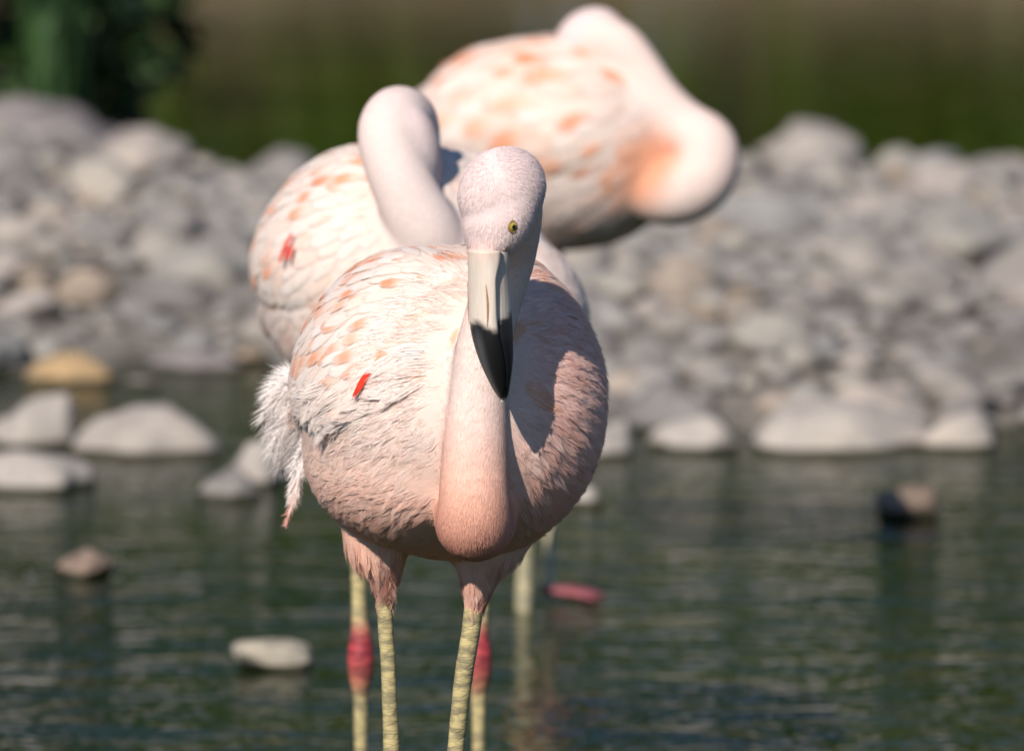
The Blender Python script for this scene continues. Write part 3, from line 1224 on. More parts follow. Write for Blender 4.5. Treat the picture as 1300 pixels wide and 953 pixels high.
    # loose plume: a shaft with free barbs
    def plume(s, parent, P, length_barb, n_barbs, c0, c1, width=0.00042, name='feather', tip=None):
        pts = catmull(P, 24)
        T = nrm(np.gradient(pts, axis=0))
        acc = Acc()
        sv, sf, _, _ = tube(P, [0.0011] * (len(P) - 1) + [0.0004], 8, 5)
        acc.add(sv, sf, c0)
        view = nrm(np.array([random.gauss(0, .4), -1, random.gauss(0, .3)]))
        for i in range(n_barbs):
            u = (i + random.random()) / n_barbs
            k = min(23, int(u * 23))
            sgn = 1 if i % 2 else -1
            sd = nrm(np.cross(T[k], view)) * sgn
            L = length_barb * (0.35 + 0.65 * math.sin(math.pi * min(1, u * .85 + .12))) * random.uniform(.7, 1.2)
            d = nrm(T[k] * random.uniform(.7, 1.3) + sd * random.uniform(.15, .6) + np.array([random.gauss(0, .16), random.gauss(0, .2), random.gauss(0, .16)]))
            b = pts[k]
            e = b + d * L + np.array([0, 0, -L * .12])
            m = b + d * L * .5
            ws = nrm(np.cross(d, view)) * width
            c = mixc(c0, c1, u) * random.uniform(.9, 1.08)
            if tip is not None:
                c = mixc(c, tip, smooth(.55, .9, u))
            acc.add([b - ws, b + ws, m - ws * .8, m + ws * .8, e], [(0, 1, 3, 2), (2, 3, 4)], c)
        me = acc.mesh(name, s.base)
        me.materials.append(M_STRAND)
        return link(bpy.data.objects.new(name, me), parent)

    def wing(s, side, t0, t1, th0, th1, puff=0.010):
        """folded wing: a shallow shield lying on the flank"""
        nt_, na_ = 26, 20
        V, C = [], []
        for i in range(nt_):
            for j in range(na_):
                u, v = i / (nt_ - 1), j / (na_ - 1)
                t = t0 + (t1 - t0) * u
                lo = th1 - 0.32 * (u - .45) ** 2 - 0.25 * max(0, .25 - u)
                th = (th0 + (lo - th0) * v) * side
                e = min(u * 0.9, 1 - u) * 5.5
                f = min(v, 1 - v) * 5.5
                off = -0.004 + (puff + 0.004) * min(1, e) ** .6 * min(1, f) ** .6
                V.append(s.surf(np.array([min(t, .985)]), np.array([th]), off)[0] + s.A * max(0, t - .985) * s.dim[0])
        F = [(i * na_ + j, i * na_ + j + 1, (i + 1) * na_ + j + 1, (i + 1) * na_ + j) for i in range(nt_ - 1) for j in range(na_ - 1)]
        V = np.array(V)
        nc = np.cross(V[F[60][1]] - V[F[60][0]], V[F[60][2]] - V[F[60][0]])
        if np.dot(nc, V[F[60][0]] - s.c) < 0:
            F = [f[::-1] for f in F]
        me = make_mesh('wing', V - s.base, F, np.broadcast_to(np.array(s.wingcol), (len(V), 3)))
        me.materials.append(M_PLUM)
        o = link(bpy.data.objects.new('wing', me), s.root)
        return o, V.reshape(nt_, na_, 3), BVHTree.FromPolygons([tuple(v) for v in V], F)

    def wing_feathers(s, wobj, grid, bvh, rows, cols, orange, red=None):
        nt_, na_ = grid.shape[:2]
        order = []
        for i in range(rows):
            for j in range(cols):
                u = (i + .3 + random.uniform(-.25, .25)) / rows * .93
                v = (j + .5 + random.uniform(-.3, .3) + (.5 if i % 2 else 0) - .25) / cols
                order.append((u, min(.97, max(.02, v))))
        order.sort(key=lambda q: -q[0])
        for u, v in order:
            x, y = u * (nt_ - 1), v * (na_ - 1)
            i, j = min(int(x), nt_ - 2), min(int(y), na_ - 2)
            fx, fy = x - i, y - j
            p = (grid[i, j] * (1 - fx) * (1 - fy) + grid[i + 1, j] * fx * (1 - fy) + grid[i, j + 1] * (1 - fx) * fy + grid[i + 1, j + 1] * fx * fy)
            L = random.uniform(.8, 1.2) * s.flen * (0.75 + 0.9 * u)
            wd = L * random.uniform(.34, .46)
            tint = random.random()
            base = mixc(s.wingcol, s.wingcol2, tint) * random.uniform(.95, 1.05)
            tipc = mixc(base, s.tipcol, random.uniform(.3, .9))
            sp = None
            if random.random() < orange:
                k = random.random()
                oc = mixc(s.orange, s.orange2, k)
                sp = (mixc(base, oc, random.uniform(.6, 1.0)), random.uniform(.5, .78), random.uniform(.2, .34))
            f = s.feather(p, None, L, wd, random.uniform(.0008, .0028), base, tipc, sp, bvh=bvh, turn=random.gauss(0, .10))
            if f:
                s.add_feather(wobj, f)

    def contour(s, n, mask, Lr, lift, name='contour_feathers', spot=0.0, dmin=0.008):
        P, Nn, vi = s.sample(n * 4, mask)
        keep = []
        cell = {}
        for k, p in enumerate(P):
            key = tuple((p / dmin).astype(int))
            ok = True
            for dx in (-1, 0, 1):
                for dy in (-1, 0, 1):
                    for dz in (-1, 0, 1):
                        for q in cell.get((key[0] + dx, key[1] + dy, key[2] + dz), ()):
                            if ((q - p) ** 2).sum() < dmin * dmin:
                                ok = False
            if ok:
                cell.setdefault(key, []).append(p)
                keep.append(k)
            if len(keep) >= n:
                break
        acc = Acc()
        for k in keep:
            L = random.uniform(*Lr)
            c = s.col[vi[k]] * random.uniform(.93, 1.06)
            tip = mixc(c, s.tipcol, random.uniform(.15, .55))
            sp = None
            if random.random() < spot:
                sp = (mixc(c, s.orange2, random.uniform(.3, .7)), .65, .3)
            f = s.feather(P[k], None, L, L * random.uniform(.42, .6), random.uniform(.4, 1.0) * lift, c, tip, sp, turn=random.gauss(0, .2), stations=5)
            if f:
                acc.add(f[0], f[1], f[2], f[3])
        me = acc.mesh(name, s.base)
        me.materials.append(M_FEATH)
        o = link(bpy.data.objects.new(name, me), s.root)
        o['kind'] = 'stuff'
        return o

    def foot(s, ankle, z):
        pass


PALE = np.array([0.93, 0.735, 0.635])
SALMON = np.array([0.95, 0.545, 0.40])
DEEP = np.array([0.80, 0.34, 0.24])
ORANGE = np.array([0.86, 0.22, 0.055])
ORANGE2 = np.array([0.86, 0.40, 0.20])
WHITE = np.array([0.93, 0.83, 0.76])
RED = np.array([0.80, 0.035, 0.012])
YELLOW = np.array([0.63, 0.50, 0.235])
JOINT = np.array([0.52, 0.035, 0.06])
NECKC = np.array([0.92, 0.745, 0.67])
HEADC = np.array([0.88, 0.70, 0.66])


def leg_colour(V, ankles, zc, tarsus):
    c = np.broadcast_to(YELLOW, V.shape).copy()
    for a in ankles:
        d = np.linalg.norm((V - a) * np.array([1, 1, .42]), axis=1)
        c = np.where((d < 0.03)[:, None], mixc(JOINT, YELLOW, smooth(0.014, 0.024, d)), c)
    return c


def toes(b, foot, fwd):
    for a in (-0.6, 0.0, 0.6):
        ca, sa = math.cos(a), math.sin(a)
        d = np.array([fwd[0] * ca - fwd[1] * sa, fwd[0] * sa + fwd[1] * ca, 0])
        b.tube('leg', [foot + np.array([0, 0, .012]), foot + d * .05 + np.array([0, 0, .008]), foot + d * .095], [.008, .006, .004], 8, 8)


BED = -0.125
FACE = {}

# ---------------- front flamingo
YB = 7.10
b1 = Bird((W(565, 700, YB)[0], YB, 0.0), 'pink flamingo in front, facing the viewer, black tipped bill hanging down')
k1 = mpp(YB)
c1 = W(567, 510, YB)
b1.body(c1, (-0.42, 0.90, -0.03), 0.205, 0.150, 0.163, egg=0.08)
b1.tailpt = W(338, 545, 7.36)
b1.split = (W(585, 500, 6.95)[0], 0.34)
b1.tube('tail', [W(440, 500, 7.20), W(405, 515, 7.26), W(378, 528, 7.31)], [.05, .03, .01], 16)
b1.body(W(507, 580, 7.075), (-0.35, 0.9, 0), 0.16, 0.090, 0.092, egg=0, kind='body')
YH = 6.87
neckP = [W(612, 560, 7.03), W(606, 628, 6.955), W(603, 662, 6.91), W(602, 640, 6.893), W(603, 580, 6.898), W(607, 510, 6.908), W(614, 445, 6.915),
         W(628, 385, 6.925), W(645, 330, 6.925), W(650, 285, 6.905), W(645, 255, 6.885)]
neckR = [.050, .044, .041, .037, .034, .0305, .0285, .027, .027, .030, .036]
b1.tube('neck', neckP, neckR, 70, 24)
FYAW = math.radians(50)
Fv = np.array([-math.sin(FYAW), -math.cos(FYAW), 0.0])       # where the head faces
Lv = np.array([math.cos(FYAW), -math.sin(FYAW), 0.0])        # its left side
b1.body(W(637, 243, YH), Fv + np.array([0, 0, -0.55]), 0.050, 0.0385, 0.043, egg=0.0, kind='head')
b1.tube('head', [W(641, 240, YH), W(634, 268, YH - .006), W(626, 295, YH - .014), W(620, 322, YH - .018)], [.036, .0375, .033, .0225], 16)
# legs
hipL, hipR = W(488, 645, 7.10), W(622, 660, 7.06)
legs1 = []
aL = W(498, 1030, 7.10)
aR = W(574, 1030, 7.06)
b1.tube('thigh', [hipL, W(482, 688, 7.09), W(487, 722, 7.09), W(488, 756, 7.095)], [.050, .038, .022, .0095], 16)
b1.tube('thigh', [hipR, W(618, 690, 7.05), W(609, 724, 7.05), W(603, 768, 7.05)], [.060, .042, .026, .011], 16)
for pts, an in (([W(487, 735, 7.095), W(490, 800, 7.095), W(494, 863, 7.095), W(497, 960, 7.10)], aL),
                ([W(605, 735, 7.05), W(598, 800, 7.05), W(588, 863, 7.052), W(578, 960, 7.06)], aR)):
    sc = 1.0 if an is aL else 1.18
    ft = np.array([an[0], an[1] + .01, BED])
    b1.tube('leg', pts + [an, an + np.array([0, .004, -.05]), an * .5 + ft * .5, ft + np.array([0, 0, .01])],
            [.0092 * sc, .0088 * sc, .0086 * sc, .0098, .0155, .0095, .0080, .0085], 60, 14)
    legs1.append(an)
    toes(b1, ft, (0, -1))


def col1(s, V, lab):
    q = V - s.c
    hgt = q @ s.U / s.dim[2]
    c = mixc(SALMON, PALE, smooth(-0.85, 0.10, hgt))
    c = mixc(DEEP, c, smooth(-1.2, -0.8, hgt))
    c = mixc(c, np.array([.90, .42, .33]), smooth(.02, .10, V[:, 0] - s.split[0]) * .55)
    bl = np.array([mnoise.noise(Vector((p[0] * 30, p[1] * 30, p[2] * 30))) for p in V])
    c = mixc(c, ORANGE2, smooth(.22, .42, bl) * smooth(-.15, .15, hgt) * .75)
    nk = mixc(mixc(DEEP, SALMON, smooth(0.51, 0.62, V[:, 2])), NECKC, smooth(0.58, 0.73, V[:, 2]))
    c[lab == 3] = nk[lab == 3]
    # feather the border between neck and breast
    c[lab == 4] = HEADC
    for (xa, ya), (xb, yb) in (((650, 293), (640, 322)),):
        A_, B_ = W(xa, ya, 6.84), W(xb, yb, 6.838)
        u = np.clip(((V - A_) @ (B_ - A_)) / ((B_ - A_) @ (B_ - A_)), 0, 1)
        d = np.linalg.norm((V - A_ - u[:, None] * (B_ - A_)) * np.array([1, .3, 1]), axis=1)
        m = lab == 4
        c[m] = mixc(np.array([.30, .24, .17]), c, smooth(.0018, .0042, d))[m]
    th = mixc(mixc(DEEP, PALE, .35), SALMON, smooth(.44, .53, V[:, 2]))
    c[lab == 1] = th[lab == 1]
    lc = leg_colour(V, legs1, 0, 0)
    c[lab == 5] = lc[lab == 5]
    return c


b1.wingcol, b1.wingcol2, b1.tipcol = np.array([.92, .76, .66]), np.array([.92, .66, .53]), WHITE
b1.orange, b1.orange2, b1.flen = ORANGE, ORANGE2, 0.052
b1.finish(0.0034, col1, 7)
w1a = b1.wing(-1, -0.52, 1.04, 0.10, 1.78)
w1b = b1.wing(1, -0.52, 1.04, 0.10, 1.78)
if (w1a[1].mean(0).mean(0) - c1)[0] > 0:
    w1a, w1b = w1b, w1a
b1.wing_feathers(*w1a, 17, 14, 0.42)
b1.wingcol, b1.wingcol2 = np.array([.90, .60, .51]), np.array([.88, .40, .29])
b1.wing_feathers(*w1b, 15, 12, 0.42)
b1.wingcol, b1.wingcol2 = np.array([.92, .76, .66]), np.array([.92, .66, .53])
for w_, cc_ in ((w1a, mixc(PALE, WHITE, .4)), (w1b, mixc(PALE, SALMON, .8))):
    b1.down('shoulder_down', 2600, None, .020, .00045, .05, .2, (.95, 1.18), src=(w_[1], .07, cc_), parent=w_[0])
lt = b1.lab[b1.tri]
isbody = (lt == 0).all(1) | (lt == 2).all(1)
fine = ((lt == 3) | (lt == 4)).any(1)
thigh = (lt == 1).all(1)
b1.down('down', 70000, fine * 1.0, .0080, .0005, .13, .22, (.93, 1.12), 90.0)
ctri = b1.V[b1.tri].mean(1) - b1.c
tt_ = ctri @ b1.A / b1.dim[0]
th_ = np.arctan2(np.abs(ctri @ b1.S) / b1.dim[1], ctri @ b1.U / b1.dim[2])
under = (tt_ > -.47) & (th_ > .12) & (th_ < 1.62)          # covered by the folded wings
b1.tufts('breast_plumage', 5200, 22, ((isbody & ~under) | thigh) * 1.0, .028, .0048, .0006)

# bill of the front flamingo
def bill(b, base, kk, stations, parts_name, upper):
    """half shell of the bill: stations are (x, y, Y, lateral half width, dorsal depth, ventral depth)"""
    V, U, C = [], [], []
    na = 15
    n = len(stations)
    for i, (P, Fd, hw, dd) in enumerate(stations):
        for j in range(na):
            a = math.pi * j / (na - 1)
            ex = 0.9
            x = math.copysign(abs(math.cos(a)) ** ex, math.cos(a))
            y = math.sin(a) ** ex
            V.append(P + Lv * x * hw + Fd * y * dd * (1 if upper else -1))
            U.append((i / (n - 1), j / (na - 1), 0 if upper else 3))
    F = []
    for i in range(n - 1):
        for j in range(na - 1):
            f = (i * na + j, i * na + j + 1, (i + 1) * na + j + 1, (i + 1) * na + j)
            F.append(f if not upper else f[::-1])
        f = (i * na, (i + 1) * na, (i + 1) * na + na - 1, i * na + na - 1)
        F.append(f if not upper else f[::-1])
    F.append(tuple(range(na)))
    F.append(tuple((n - 1) * na + j for j in range(na)))
    return np.array(V), F, np.array(U)


YBL = 6.838
kb = mpp(YBL)
# centre line of the gape, in photograph columns and rows, and half sizes in pixels
CL = [(622, 316, 24.0, 27, 22), (622, 330, 25.5, 27, 24), (622.5, 350, 25.0, 25, 25), (623, 375, 24.5, 24, 27), (623.5, 398, 24.5, 24, 28), (625, 418, 24.0, 24, 27),
      (628, 438, 22.0, 23, 24), (631.5, 458, 18.5, 20, 20), (634.5, 475, 14.5, 15.5, 15), (637, 490, 10.0, 10.5, 10), (639, 501, 5.5, 6, 6), (640, 508, 1.6, 2, 2)]
CLr = catmull(np.array(CL, float), 44)
ctr = np.array([W(r[0], r[1], YBL + (0.0 if r[1] < 420 else (r[1] - 420) ** 1.5 * 1.6e-5)) for r in CLr])
Tn = nrm(np.gradient(ctr, axis=0))
stu, stl = [], []
for r, p, t in zip(CLr, ctr, Tn):
    Fd = nrm(Fv - t * np.dot(Fv, t))
    sh = 9.0 * float(smooth(322, 356, r[1]) * (1 - .75 * smooth(405, 470, r[1])))
    p = p + Fd * sh * kb
    r = r.copy()
    r[3] = max(1.5, r[3] - sh)
    r[4] = r[4] + sh
    stu.append((p + Fd * .0010, Fd, r[2] * kb, r[3] * kb))
    stl.append((p - Fd * .0010, Fd, r[2] * kb * (.84 if r[1] < 400 else .84 + .12 * min(1, (r[1] - 400) / 30)), r[4] * kb))
CREAM = np.array([.82, .68, .56])
for nm, st, up_ in (('upper_bill', stu, True), ('lower_bill', stl, False)):
    V, F, U = bill(b1, None, kb, st, nm, up_)
    py = np.repeat(CLr[:, 1], 15)
    vv = np.tile(np.arange(15) / 14.0, len(CLr))
    jit = np.array([mnoise.noise(Vector((v[0] * 160, v[2] * 40, v[1] * 160))) for v in V])
    edge = 411 + jit * 4 - (0 if up_ else 14) + 5 * np.cos(vv * math.pi * 2)
    C = mixc(CREAM, np.array([.012, .011, .012]), smooth(-4, 5, py - edge))
    if up_:
        C = mixc(C, np.array([.66, .42, .33]), (smooth(340, 322, py) * .35))
        C = mixc(C, np.array([.42, .40, .40]), np.exp(-((vv - .5) / .1) ** 2) * smooth(0, 30, py - edge) * .25)
    else:
        C = mixc(C, np.array([.62, .45, .36]), smooth(390, 350, py) * .5)
    C = mixc(C, np.array([.6, .56, .52]), smooth(503, 507, py))
    me = make_mesh(nm, V - b1.base, F, C, U)
    me.materials.append(M_BILL)
    o = link(bpy.data.objects.new(nm, me), b1.root)
    tag(o, 'cream bill half with a black tip')
    if up_:
        # nostril slit with its skin fold, one on each side
        for sgn in (1, -1):
            V2 = []
            for i in range(10):
                u = i / 9
                kx = 9 + int(u * 9)
                P, Fd, hw, dd = st[kx]
                a = math.radians(48 - 6 * math.sin(u * 3.1))
                s_ = P + Lv * sgn * math.cos(a) ** .82 * hw + Fd * math.sin(a) ** .82 * dd
                nr = nrm(Lv * sgn * math.cos(a) + Fd * math.sin(a))
                tg = nrm(np.cross(nr, Tn[kx]))
                wd = .0011 * math.sin(math.pi * (u * .9 + .05))
                V2 += [s_ + tg * wd + nr * .0001, s_ + nr * .0007, s_ - tg * wd + nr * .0001]
            F2 = [(i * 3 + j, i * 3 + j + 1, i * 3 + j + 4, i * 3 + j + 3) for i in range(9) for j in range(2)]
            me2 = make_mesh('nostril', np.array(V2) - b1.base, F2)
            me2.materials.append(M_FOLD)
            link(bpy.data.objects.new('nostril', me2), o)


def eye(b, px, py, centre, side, r=.0064):
    cam_o = Vector((0, 0, CAMH))
    if px is not None:
        d = Vector(W(px, py, 8.0)) - cam_o
        loc, nn, _, _ = b.bvh.ray_cast(cam_o, d.normalized())
    else:
        loc, nn, _, _ = b.bvh.ray_cast(Vector(centre + side * .2), Vector(-side))
    loc, nn = np.array(loc), np.array(nn)
    TA, F = sphere_grid(14, 20)
    n2 = nrm(nn * .45 + (Lv if px is not None else -Lv) * .55)
    t1 = nrm(np.cross(n2, [0, 0, 1]))
    t2 = np.cross(t1, n2)
    c = loc - n2 * r * .60
    rr_ = np.sqrt(np.maximum(0, 1 - TA[:, 0] ** 2))
    V = c + r * (np.outer(TA[:, 0], n2) + np.outer(rr_ * np.cos(TA[:, 1]), t1) + np.outer(rr_ * np.sin(TA[:, 1]), t2))
    me = make_mesh('eye', V - b.base, F)
    me.materials.append(M_IRIS)
    e = link(bpy.data.objects.new('eye', me), b.root)
    tag(e, 'yellow eye with a small dark pupil')
    th = np.linspace(0, 2 * math.pi, 16, endpoint=False)
    V = [c + n2 * r * 1.02]
    for q in (.22, .36):
        for a in th:
            x = q
            V.append(c + r * 1.015 * (n2 * math.sqrt(1 - x * x) + t1 * x * math.cos(a) + t2 * x * math.sin(a)))
    F = [(0, 1 + i, 1 + (i + 1) % 16) for i in range(16)] + [(1 + i, 17 + i, 17 + (i + 1) % 16, 1 + (i + 1) % 16) for i in range(16)]
    me = make_mesh('pupil', np.array(V) - b.base, F)
    me.materials.append(M_DARK)
    link(bpy.data.objects.new('pupil', me), e)
    # lid ring
    V, F = [], []
    R, rm = r * .86, r * .20
    for i in range(24):
        a = 2 * math.pi * i / 24
        e1 = t1 * math.cos(a) * .84 + t2 * math.sin(a) * 1.05
        for j in range(8):
            g_ = 2 * math.pi * j / 8
            V.append(c + n2 * (r * .56 + rm * math.sin(g_)) + e1 * (R + rm * math.cos(g_)))
    for i in range(24):
        for j in range(8):
            F.append((i * 8 + j, ((i + 1) % 24) * 8 + j, ((i + 1) % 24) * 8 + (j + 1) % 8, i * 8 + (j + 1) % 8))
    me = make_mesh('eyelid', np.array(V) - b.base, F)
    me.materials.append(M_LID)
    link(bpy.data.objects.new('eyelid', me), e)


eye(b1, 651, 288, None, None)
eye(b1, None, None, W(632, 286, YH - .008), -Lv)

# tail plumes and flank fluff of the front flamingo
tail1 = [o for o in b1.root.children if o.name.startswith('body')][0]
WH = np.array([.95, .85, .80])
for (x0, y0, x1, y1, Y0, bl) in [(388, 480, 338, 505, 7.30, .030), (386, 492, 336, 535, 7.31, .032), (390, 500, 345, 575, 7.30, .034), (384, 488, 352, 486, 7.32, .026),
                                 (392, 510, 352, 600, 7.29, .030), (395, 520, 368, 598, 7.28, .028), (384, 500, 340, 555, 7.32, .030), (392, 540, 372, 625, 7.27, .020),
                                 (388, 560, 366, 640, 7.27, .016), (394, 476, 346, 520, 7.29, .030)]:
    P0, P1 = W(x0, y0, Y0), W(x1, y1, Y0 + .03)
    mid = (P0 + P1) / 2 + np.array([0, 0, .008])
    b1.plume(b1.root, [P0, mid, P1], bl * 1.1, 260, WH, WH, tip=None)
b1.plume(b1.root, [W(384, 590, 7.27), W(376, 625, 7.275), W(361, 668, 7.28)], .013, 170, WH, mixc(WH, SALMON, .9), tip=np.array([.80, .36, .27]))
b1.plume(b1.root, [W(386, 580, 7.26), W(378, 610, 7.265), W(372, 640, 7.27)], .018, 130, WH, mixc(WH, SALMON, .5))


def surf_hit(b, px, py, bvhs):
    cam_o = Vector((0, 0, CAMH))
    d = (Vector(W(px, py, 8.0)) - cam_o).normalized()
    best = None
    for bv in bvhs:
        loc, nn, _, dd = bv.ray_cast(cam_o, d)
        if loc is not None and (best is None or dd < best[2]):
            best = (np.array(loc), np.array(nn), dd)
    return best


# soft pale flank feathers that overlap the lower edge of the folded wing
rp = random.Random(9)
fp, fn, fc = [], [], []
for i in range(120):
    u = rp.random()
    px = 376 + u * 160
    py = 482 - 46 * smooth(0.35, 1, u) + rp.uniform(6, 52)
    if 430 < px < 492 and abs(py - (508 - (px - 436) * .75)) < 18:
        continue
    h = surf_hit(b1, px, py, [b1.bvh, w1a[2]])
    if h is None:
        continue
    fp.append(h[0] + h[1] * .002)
    fn.append(h[1])
    fc.append(mixc(PALE, WH, rp.random() * .7))
b1.tufts('flank_plumage', 0, 34, None, .034, .0065, .0030, width=.00045, pts=(np.array(fp), np.array(fn), np.array(fc)), whiten=.25)

# scarlet feathers showing in the gap under the wing
for (px, py, L, wd, tn) in [(479, 467, .034, .008, .62), (474, 472, .032, .0075, .66), (468, 480, .026, .007, .6), (384, 506, .016, .006, 1.1)]:
    h = surf_hit(b1, px, py, [b1.bvh, w1a[2]])
    f = b1.feather(h[0] + h[1] * .004, None, L, wd, .004, RED, RED * np.array([1, 1.6, 1.5]), bvh=w1a[2] if px > 400 else b1.bvh, turn=tn)
    f[0][:] += h[1] * .007
    o = b1.add_feather(w1a[0], f)
    tag(o, 'scarlet feather showing under the wing edge')

# ---------------- second flamingo
YB2 = 8.06
b2 = Bird((W(530, 700, YB2)[0], YB2, 0.0), 'flamingo right behind the front one, neck arched over and head tucked behind it')
c2 = W(505, 358, YB2)
b2.body(c2, (-0.50, 0.86, -0.03), 0.205, 0.158, 0.163, egg=0.05)
b2.body(W(634, 412, YB2 - .05), (-0.2, 0.95, 0), 0.16, 0.104, 0.115, egg=0, kind='body')
b2.body(W(590, 290, YB2 + .03), (-0.4, 0.9, 0), 0.14, 0.075, 0.095, egg=0, kind='body')
b2.tailpt = W(325, 420, YB2 + .27)
b2.tube('tail', [W(400, 380, 8.2), W(365, 400, 8.27), W(345, 415, 8.32)], [.07, .04, .012], 12)
YN = 7.90
n2 = [W(560, 420, 7.98), W(556, 350, 7.93), W(543, 300, 7.905), W(522, 258, 7.90), W(503, 215, 7.905), W(493, 172, 7.92), W(503, 150, 7.945), W(517, 156, 7.968),
      W(523, 188, 7.972), W(525, 222, 7.98), W(538, 262, 8.0)]
b2.tube('neck', n2, [.055, .050, .043, .0385, .0365, .0365, .0375, .037, .034, .032, .034], 60, 20)
b2.body(W(552, 275, 8.035), (0.5, 0.75, -0.7), 0.05, 0.035, 0.038, egg=0, kind='head')
b2.body(W(522, 196, 7.93), (0.1, 0.2, -1), 0.06, 0.036, 0.036, egg=0, kind='head')
legs2 = []
for xk, xa, Yl in ((455, 458, 8.02), (611, 608, 8.0)):
    a = W(xa, 832, Yl)
    ft = np.array([a[0], Yl + .005, BED])
    b2.tube('thigh', [W(xk + (30 if xk < 500 else -30), 500, Yl), W(xk + (8 if xk < 500 else -8), 570, Yl), W(xk, 640, Yl)], [.035, .022, .011], 12)
    b2.tube('leg', [W(xk, 640, Yl), W(xk, 700, Yl), W(xk + 1, 765, Yl), W(xa, 800, Yl), a, W(xa, 862, Yl), W(xa, 890, Yl), ft * .5 + a * .5, ft + np.array([0, 0, .01])],
            [.011, .0105, .0095, .0125, .0165, .0145, .0098, .0085, .0085], 60, 14)
    legs2.append(a)
    toes(b2, ft, (0, -1))


def col2(s, V, lab):
    q = V - s.c
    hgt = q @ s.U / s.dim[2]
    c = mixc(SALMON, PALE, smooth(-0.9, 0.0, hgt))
    c[lab == 3] = NECKC * np.array([1, .99, 1.0])
    c[lab == 4] = HEADC
    c[lab == 1] = SALMON
    lc = leg_colour(V, legs2, 0, 0)
    c[lab == 5] = lc[lab == 5]
    return c


b2.wingcol, b2.wingcol2, b2.tipcol = np.array([.92, .76, .66]), np.array([.92, .64, .50]), WHITE
b2.orange, b2.orange2, b2.flen = ORANGE, ORANGE2, 0.056
b2.finish(0.0042, col2, 9)
w2a = b2.wing(-1, -0.5, 1.04, 0.05, 1.75)
w2b = b2.wing(1, -0.5, 1.04, 0.05, 1.75, puff=.004)
if (w2a[1].mean(0).mean(0) - c2)[0] > 0:
    w2a, w2b = w2b, w2a
b2.wing_feathers(*w2a, 15, 12, 0.30)
b2.wing_feathers(*w2b, 10, 8, 0.30)
lt = b2.lab[b2.tri]
isb = (lt == 0).all(1) | (lt == 2).all(1)
fi = ((lt == 3) | (lt == 4)).all(1)
b2.contour(800, isb * 1.0, (.03, .05), .0015, spot=.12, dmin=.011)
b2.down('down', 16000, fi * 1.0, .0055, .0009, .12, .25, (.92, 1.08))
b2.down('breast_down', 12000, (isb | (lt == 1).any(1)) * 1.0, .014, .0009, .2, .3, (.88, 1.15))
for (px, py, L, wd) in [(378, 298, .034, .010), (374, 304, .034, .010), (378, 312, .022, .008)]:
    h = surf_hit(b2, px, py, [b2.bvh, w2a[2]])
    if h:
        f = b2.feather(h[0] + h[1] * .004, None, L, wd, .004, RED, RED * np.array([1, 1.6, 1.5]), bvh=w2a[2], turn=.95)
        f[0][:] += h[1] * .008
        tag(b2.add_feather(w2a[0], f), 'scarlet feather showing under the wing edge')

# ---------------- third flamingo, asleep
YB3 = 9.72
b3 = Bird((W(690, 700, YB3)[0], YB3, 0.0), 'sleeping flamingo farthest back, neck looped round and head laid on its back')
c3 = W(695, 182, YB3)
b3.body(c3, (-0.90, 0.40, 0.06), 0.205, 0.150, 0.150, egg=0.10, up=(0.10, 0, 1))
b3.tailpt = W(455, 175, YB3 + .18)
b3.tube('tail', [W(600, 165, 9.8), W(540, 165, 9.85), W(490, 172, 9.9)], [.10, .06, .015], 14)
n3 = [W(790, 200, 9.68), W(832, 238, 9.62), W(868, 243, 9.59), W(896, 222, 9.585), W(897, 186, 9.60), W(868, 162, 9.62), W(838, 128, 9.63), W(812, 88, 9.64), W(788, 60, 9.65), W(762, 52, 9.665)]
b3.tube('neck', n3, [.060, .050, .046, .045, .044, .039, .034, .032, .034, .038], 60, 20)
b3.body(W(748, 48, 9.675), (-0.8, -0.1, -0.45), 0.052, 0.038, 0.041, egg=0, kind='head')
a3 = [W(668, 545, 9.66), W(694, 545, 9.86)]
f3 = [on_ground(664, 776), on_ground(700, 764)]
f3[0][2] = BED
f3[1][2] = 0.002
for i in range(2):
    Yl = a3[i][1]
    b3.tube('thigh', [W(690 + i * 12, 270, Yl), W(684 + i * 10, 330, Yl), W(676 + i * 16, 380, Yl)], [.035, .022, .012], 12)
    b3.tube('leg', [W(678 + i * 16, 360, Yl), W(672 + i * 20, 450, Yl), W(668 + i * 25, 520, Yl), a3[i], a3[i] - np.array([0, 0, .05]), a3[i] * .5 + f3[i] * .5, f3[i] + np.array([0, 0, .008])],
            [.012, .011, .013, .018, .0125, .0125 - i * .003, .0125 - i * .003], 50, 12)


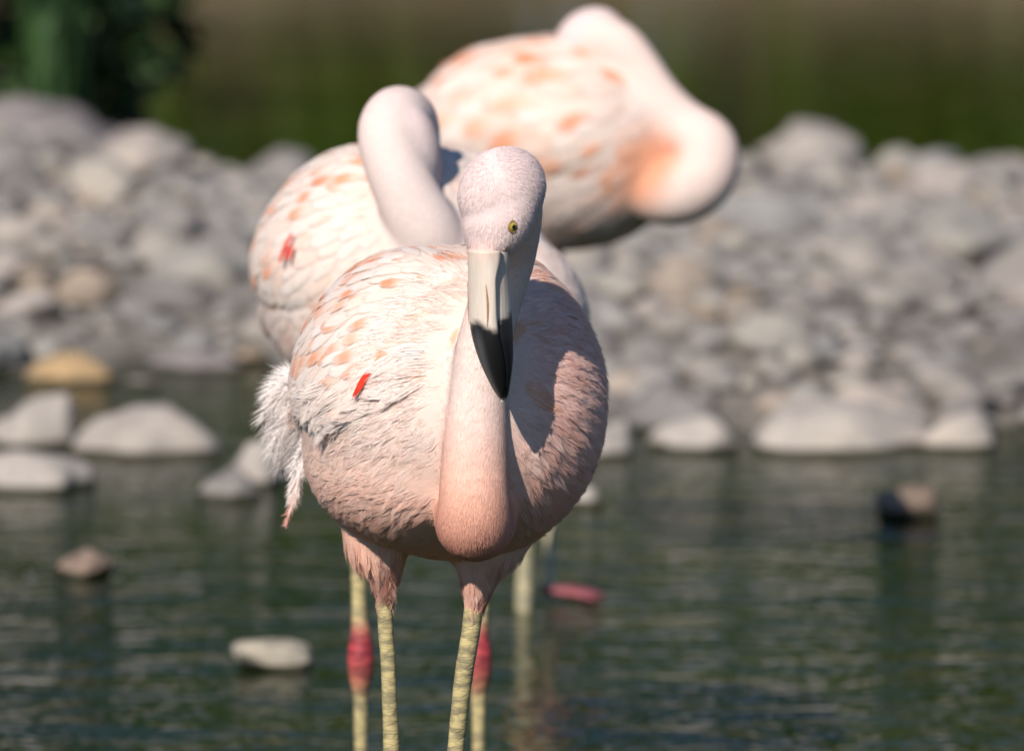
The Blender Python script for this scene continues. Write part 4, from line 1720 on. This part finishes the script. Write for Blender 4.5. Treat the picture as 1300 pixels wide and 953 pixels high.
def col3(s, V, lab):
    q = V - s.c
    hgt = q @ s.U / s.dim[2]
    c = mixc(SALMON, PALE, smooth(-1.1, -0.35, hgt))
    c[lab == 3] = mixc(NECKC, np.array([.90, .62, .50]), .25)
    base_d = np.linalg.norm(V - W(815, 215, 9.6), axis=1)
    c = mixc(np.array([.86, .40, .24]), c, smooth(.03, .085, base_d))
    c[lab == 4] = HEADC
    lc = np.broadcast_to(np.array([.62, .52, .30]), V.shape)
    c[lab == 5] = lc[lab == 5]
    for a in a3:
        d = np.linalg.norm((V - a) * np.array([1, 1, .45]), axis=1)
        m = (lab == 5) & (d < .025)
        c[m] = JOINT
    return c


b3.wingcol, b3.wingcol2, b3.tipcol = np.array([.93, .74, .62]), np.array([.93, .57, .43]), WHITE
b3.orange, b3.orange2, b3.flen = ORANGE, ORANGE2, 0.085
# webbed pink foot resting at the surface
b3.finish(0.0055, col3, 9)
FX = f3[1]
web = []
tip_a = [FX + np.array([x, y, .006]) for x, y in ((.062, -.02), (.075, .012), (.060, .045))]
Vw = [FX + np.array([-.012, 0, .020]), FX + np.array([0.004, -.012, .012])]
Vt, Ft = [], []
acc = Acc()
for t in tip_a:
    V, F, _, _ = tube([FX + np.array([-.012, 0, .016]), (FX + t) / 2 + np.array([0, 0, .009]), t], [.007, .006, .003], 10, 8)
    acc.add(V, F, np.array([.40, .10, .11]))
for i in range(2):
    a, b_ = tip_a[i], tip_a[i + 1]
    o_ = FX + np.array([0, 0, .014])
    m_ = (a + b_) / 2 * .86 + FX * .14 + np.array([0, 0, .004])
    d_ = np.array([0, 0, -.005])
    acc.add([o_, a, m_, b_, o_ + d_, a + d_, m_ + d_, b_ + d_], [(0, 1, 2, 3), (7, 6, 5, 4), (1, 5, 6, 2), (2, 6, 7, 3)], np.array([.42, .12, .13]))
me = acc.mesh('webbed_foot', b3.base)
me.materials.append(M_LEG)
link(bpy.data.objects.new('webbed_foot', me), b3.root)
toes_ok = True
w3a = b3.wing(-1, -0.75, 1.04, 0.0, 1.85)
w3b = b3.wing(1, -0.75, 1.04, 0.0, 1.85)
b3.wing_feathers(*w3a, 11, 8, 0.42)
b3.wing_feathers(*w3b, 11, 8, 0.42)
lt = b3.lab[b3.tri]
isb = (lt == 0).all(1) | (lt == 2).all(1)
b3.contour(450, isb * 1.0, (.035, .055), .002, spot=.12, dmin=.014)
b3.down('down', 9000, ((lt == 3) | (lt == 4)).all(1) * 1.0, .007, .0012, .12, .25, (.92, 1.08))
print('stones', n_ind, 'tris', sum(len(o.data.polygons) for o in bpy.data.objects if o.type == 'MESH'))
